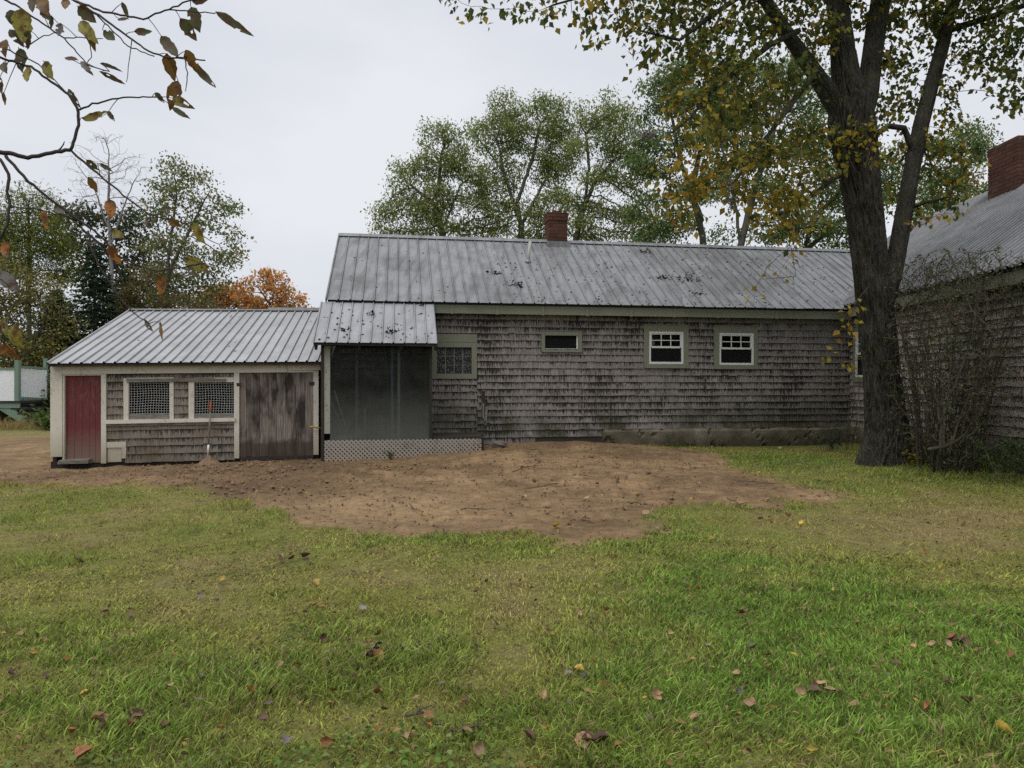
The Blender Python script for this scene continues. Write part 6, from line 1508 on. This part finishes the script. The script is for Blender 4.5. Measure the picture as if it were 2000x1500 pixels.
# ------------------------------------------------------------------ branch hanging into the upper left of the view
BY = 1.75
bp = at(-300, 330, BY); branch = thing('overhanging_branch', bp, 'thin dark branch with spotted brown and green leaves in the upper left', 'branch')
wood = MB(); tips = []
def twig(pts, w0, w1, dY=0.0):
    pp = resample([at(x, y, BY + dY) for x, y in pts], .012); m_ = len(pp)
    pp = pp + rng.normal(0, .0009, pp.shape); wv = .05 * np.sin(pp[:, 0] * 9 + pp[:, 2] * 5); pp = np.stack([pp[:, 0] * (1 + wv / BY), pp[:, 1] + wv, EYE + (pp[:, 2] - EYE) * (1 + wv / BY)], 1)
    wood.tube(pp, np.linspace(w0, w1, m_) * BY / FPX / 2, 6); tips.append(pp)
twig([(-300, 330), (-160, 300), (-60, 282), (0, 297), (55, 308), (110, 297), (137, 293)], 13, 7)
twig([(137, 293), (150, 262), (154, 235), (150, 210), (135, 185), (100, 160), (60, 130), (0, 112), (-60, 96), (-160, 60)], 6, 4)
twig([(154, 215), (180, 203), (240, 190), (308, 190)], 4, 2.5); twig([(110, 297), (118, 290), (127, 276)], 4, 2)
twig([(137, 293), (180, 330), (240, 380), (290, 418), (340, 432), (380, 440)], 5, 2.5)
twig([(10, 303), (50, 350), (100, 390), (160, 435), (190, 455), (230, 500), (300, 530), (352, 523), (400, 515)], 6.5, 2.5)
twig([(172, 450), (180, 490), (200, 530), (240, 590), (265, 615), (290, 632)], 4, 2)
twig([(0, 310), (17, 340), (15, 375), (20, 400), (15, 440), (0, 465), (-30, 500), (-20, 600), (10, 660)], 6, 3)
twig([(20, 403), (80, 410), (140, 425), (200, 420)], 3, 2)
twig([(-160, -120), (-40, -70), (60, -35), (140, -2), (185, 25), (235, 60), (290, 100), (330, 113), (362, 113), (400, 118)], 8, 2.5)
twig([(150, 2), (200, 22), (280, 37), (330, 18), (372, 0), (420, -10)], 4.5, 2.5); twig([(330, 18), (372, 22), (420, 26)], 2.5, 2)
twig([(-60, -40), (30, 10), (90, 50), (125, 75), (175, 130), (215, 140)], 5, 2); twig([(125, 74), (160, 74), (200, 75)], 2.5, 1.5)
twig([(-60, 60), (20, 100), (75, 125), (100, 150), (130, 180)], 3.5, 2); twig([(185, 25), (250, 90), (300, 110)], 3, 2); twig([(362, 115), (366, 150), (362, 178)], 2.5, 1.5); twig([(258, 78), (252, 120), (246, 160)], 2, 1.2)
twig([(50, 92), (85, 70), (125, 62)], 2.5, 1.5); twig([(175, 75), (178, 110), (165, 130)], 2, 1.5); twig([(-60, 640), (0, 650), (40, 648)], 4, 2); twig([(-60, 520), (0, 545), (20, 560)], 4, 2)
TP = np.vstack(tips)
# the sapling the branch grows from stands just outside the picture
tx, ty = at(-340, 330, BY)[:2]; stem = [np.array([tx + .02 * math.sin(z_ * 2), ty + .02 * math.cos(z_ * 1.7), z_]) for z_ in np.linspace(gz(tx, ty) - .05, 3.0, 14)]
MB().tube(stem, np.linspace(.03, .010, 14), 10).build('trunk', MAT['twigdark'], branch, True)
for pp in tips:
    for q in (pp[0], pp[-1]):
        if q[0] < at(-35, 0, BY)[0]:
            j = min(range(14), key=lambda i: abs(stem[i][2] - (q[2] - .12))); wood.tube(resample([q, (q + stem[j]) / 2 + np.array([0, .02, .03]), stem[j]], .05), .0032, 6)
LV = [(44, 20, 70, 82, .55, 'o'), (75, -8, 50, 60, .6, 'b'), (150, 12, 45, 40, .6, 'd'), (160, 45, 62, 50, .42, 'o'), (200, 58, 42, 40, .5, 'd'), (118, 45, 26, 100, .7, 'g'), (228, 34, 34, 20, .35, 'd'), (262, 62, 32, -8, .55, 'd'), (328, 105, 48, 85, .62, 'b'), (312, 66, 62, 52, .4, 'd'), (365, 98, 42, 65, .55, 'b'), (372, 120, 72, 46, .22, 'd'), (372, 12, 50, 72, .6, 'd'), (352, 36, 48, 55, .5, 'd'), (424, 26, 80, 32, .22, 'd'), (376, 4, 32, -5, .5, 'd'), (348, 158, 58, 108, .5, 'b'), (338, 192, 54, 28, .38, 'o'), (332, 205, 60, 36, .2, 'd'), (303, 182, 24, 45, .5, 'd'), (158, 230, 70, -4, .32, 'o'), (212, 218, 26, 55, .4, 'd'), (135, 175, 44, 58, .28, 'd'), (84, 118, 46, 60, .55, 'o'), (50, 128, 44, 70, .5, 'o'), (36, 92, 54, 78, .5, 'd'), (6, 122, 32, 60, .6, 'd'), (0, 150, 34, 85, .6, 'd'), (12, 78, 42, 80, .5, 'b'), (78, 18, 34, 45, .5, 'd'), (100, 30, 26, 100, .6, 'd'), (194, 140, 52, 24, .2, 'd'), (196, 124, 42, 18, .2, 'd'), (158, 120, 34, 50, .4, 'g'), (126, 112, 26, 12, .5, 'g'), (170, 312, 28, 45, .5, 'd'), (190, 318, 46, 28, .2, 'd'), (172, 346, 34, 62, .6, 'b'), (214, 388, 42, 82, .58, 'r'), (90, 412, 38, 82, .55, 'r'), (108, 404, 26, 30, .6, 'g'), (314, 412, 22, -20, .7, 'd'), (330, 428, 30, 30, .55, 'b'), (374, 436, 46, 55, .5, 'o'), (216, 450, 34, 28, .5, 'o'), (213, 480, 40, 62, .52, 'r'), (284, 430, 22, 60, .5, 'g'), (358, 502, 64, 28, .38, 'o'), (364, 520, 40, 38, .4, 'd'), (314, 540, 38, 92, .6, 'r'), (300, 536, 20, 40, .5, 'd'), (4, 470, 42, 60, .55, 'r'), (-4, 530, 56, 48, .5, 'g'), (34, 632, 54, 82, .62, 'o'), (2, 622, 40, 60, .55, 'o'), (0, 672, 44, 40, .5, 'r'), (284, 624, 28, 62, .4, 'g'), (310, 628, 40, 72, .22, 'b'), (-30, 130, 50, 70, .5, 'o'), (20, 60, 40, 50, .5, 'd'), (60, 60, 36, 110, .5, 'd'), (-40, 20, 60, 70, .5, 'd'), (240, 5, 36, 70, .3, 'd'), (128, -4, 30, 80, .6, 'b'), (8, 180, 26, 90, .4, 'b'), (60, -12, 40, 80, .5, 'd'), (170, 60, 40, 70, .4, 'o'), (20, 20, 40, 70, .6, 'd')]
LCOL = {'o': (.25, .22, .04), 'b': (.20, .11, .03), 'd': (.075, .085, .035), 'g': (.24, .22, .21), 'r': (.42, .16, .03)}
for (px, py, L, ang, asp, kd) in LV:
    dd = random.uniform(-.10, .10); b0_ = at(px, py, BY); j = ((TP - b0_) ** 2).sum(1).argmin(); b0_ = at(px, py, TP[j][1] + dd * .3)
    s = L * BY / FPX * 1.02; a_ = R(ang); d_ = norm(np.array([math.cos(a_), random.uniform(-.3, .3), -math.sin(a_)])); nn = norm(np.array([random.uniform(-.4, .4), -1, random.uniform(-.2, .5)])); sd_ = norm(np.cross(d_, nn)); nn = np.cross(sd_, d_)
    V, F_ = [], []; m_ = 9; ph = random.uniform(0, 6)
    for i in range(m_ + 1):
        t_ = i / m_; w_ = asp * .5 * (math.sin(math.pi * t_ ** .82) ** .85) * (1 - .25 * t_) * (1 + .10 * math.sin(i * 2.3 + ph)) + .004
        for k in (-1, -.5, 0, .5, 1):
            V.append(b0_ + d_ * s * t_ + sd_ * s * w_ * k * (1 + .1 * random.uniform(-1, 1)) + nn * s * (.22 * abs(k) * w_ + .10 * math.sin(t_ * 3 + ph) + .02 * random.uniform(-1, 1)))
    for i in range(m_):
        for k in range(4):
            if random.random() < .025 and 0 < i < m_ - 1: continue
            F_.append((i * 5 + k, i * 5 + k + 1, (i + 1) * 5 + k + 1, (i + 1) * 5 + k))
    o = link('leaf', mesh_np('leaf', V, np.array(F_), MAT['leafnear'], True), branch); c = np.array(LCOL[kd]) * random.uniform(.8, 1.25); o.color = (*c, 1)
    wood.tube([TP[j], (TP[j] + b0_) / 2 + [0, 0, .002], b0_, b0_ + d_ * s * .12], [.0011, .0009, .0008, .0006], 5)
wood.build('twig', MAT['twigdark'], branch, True)
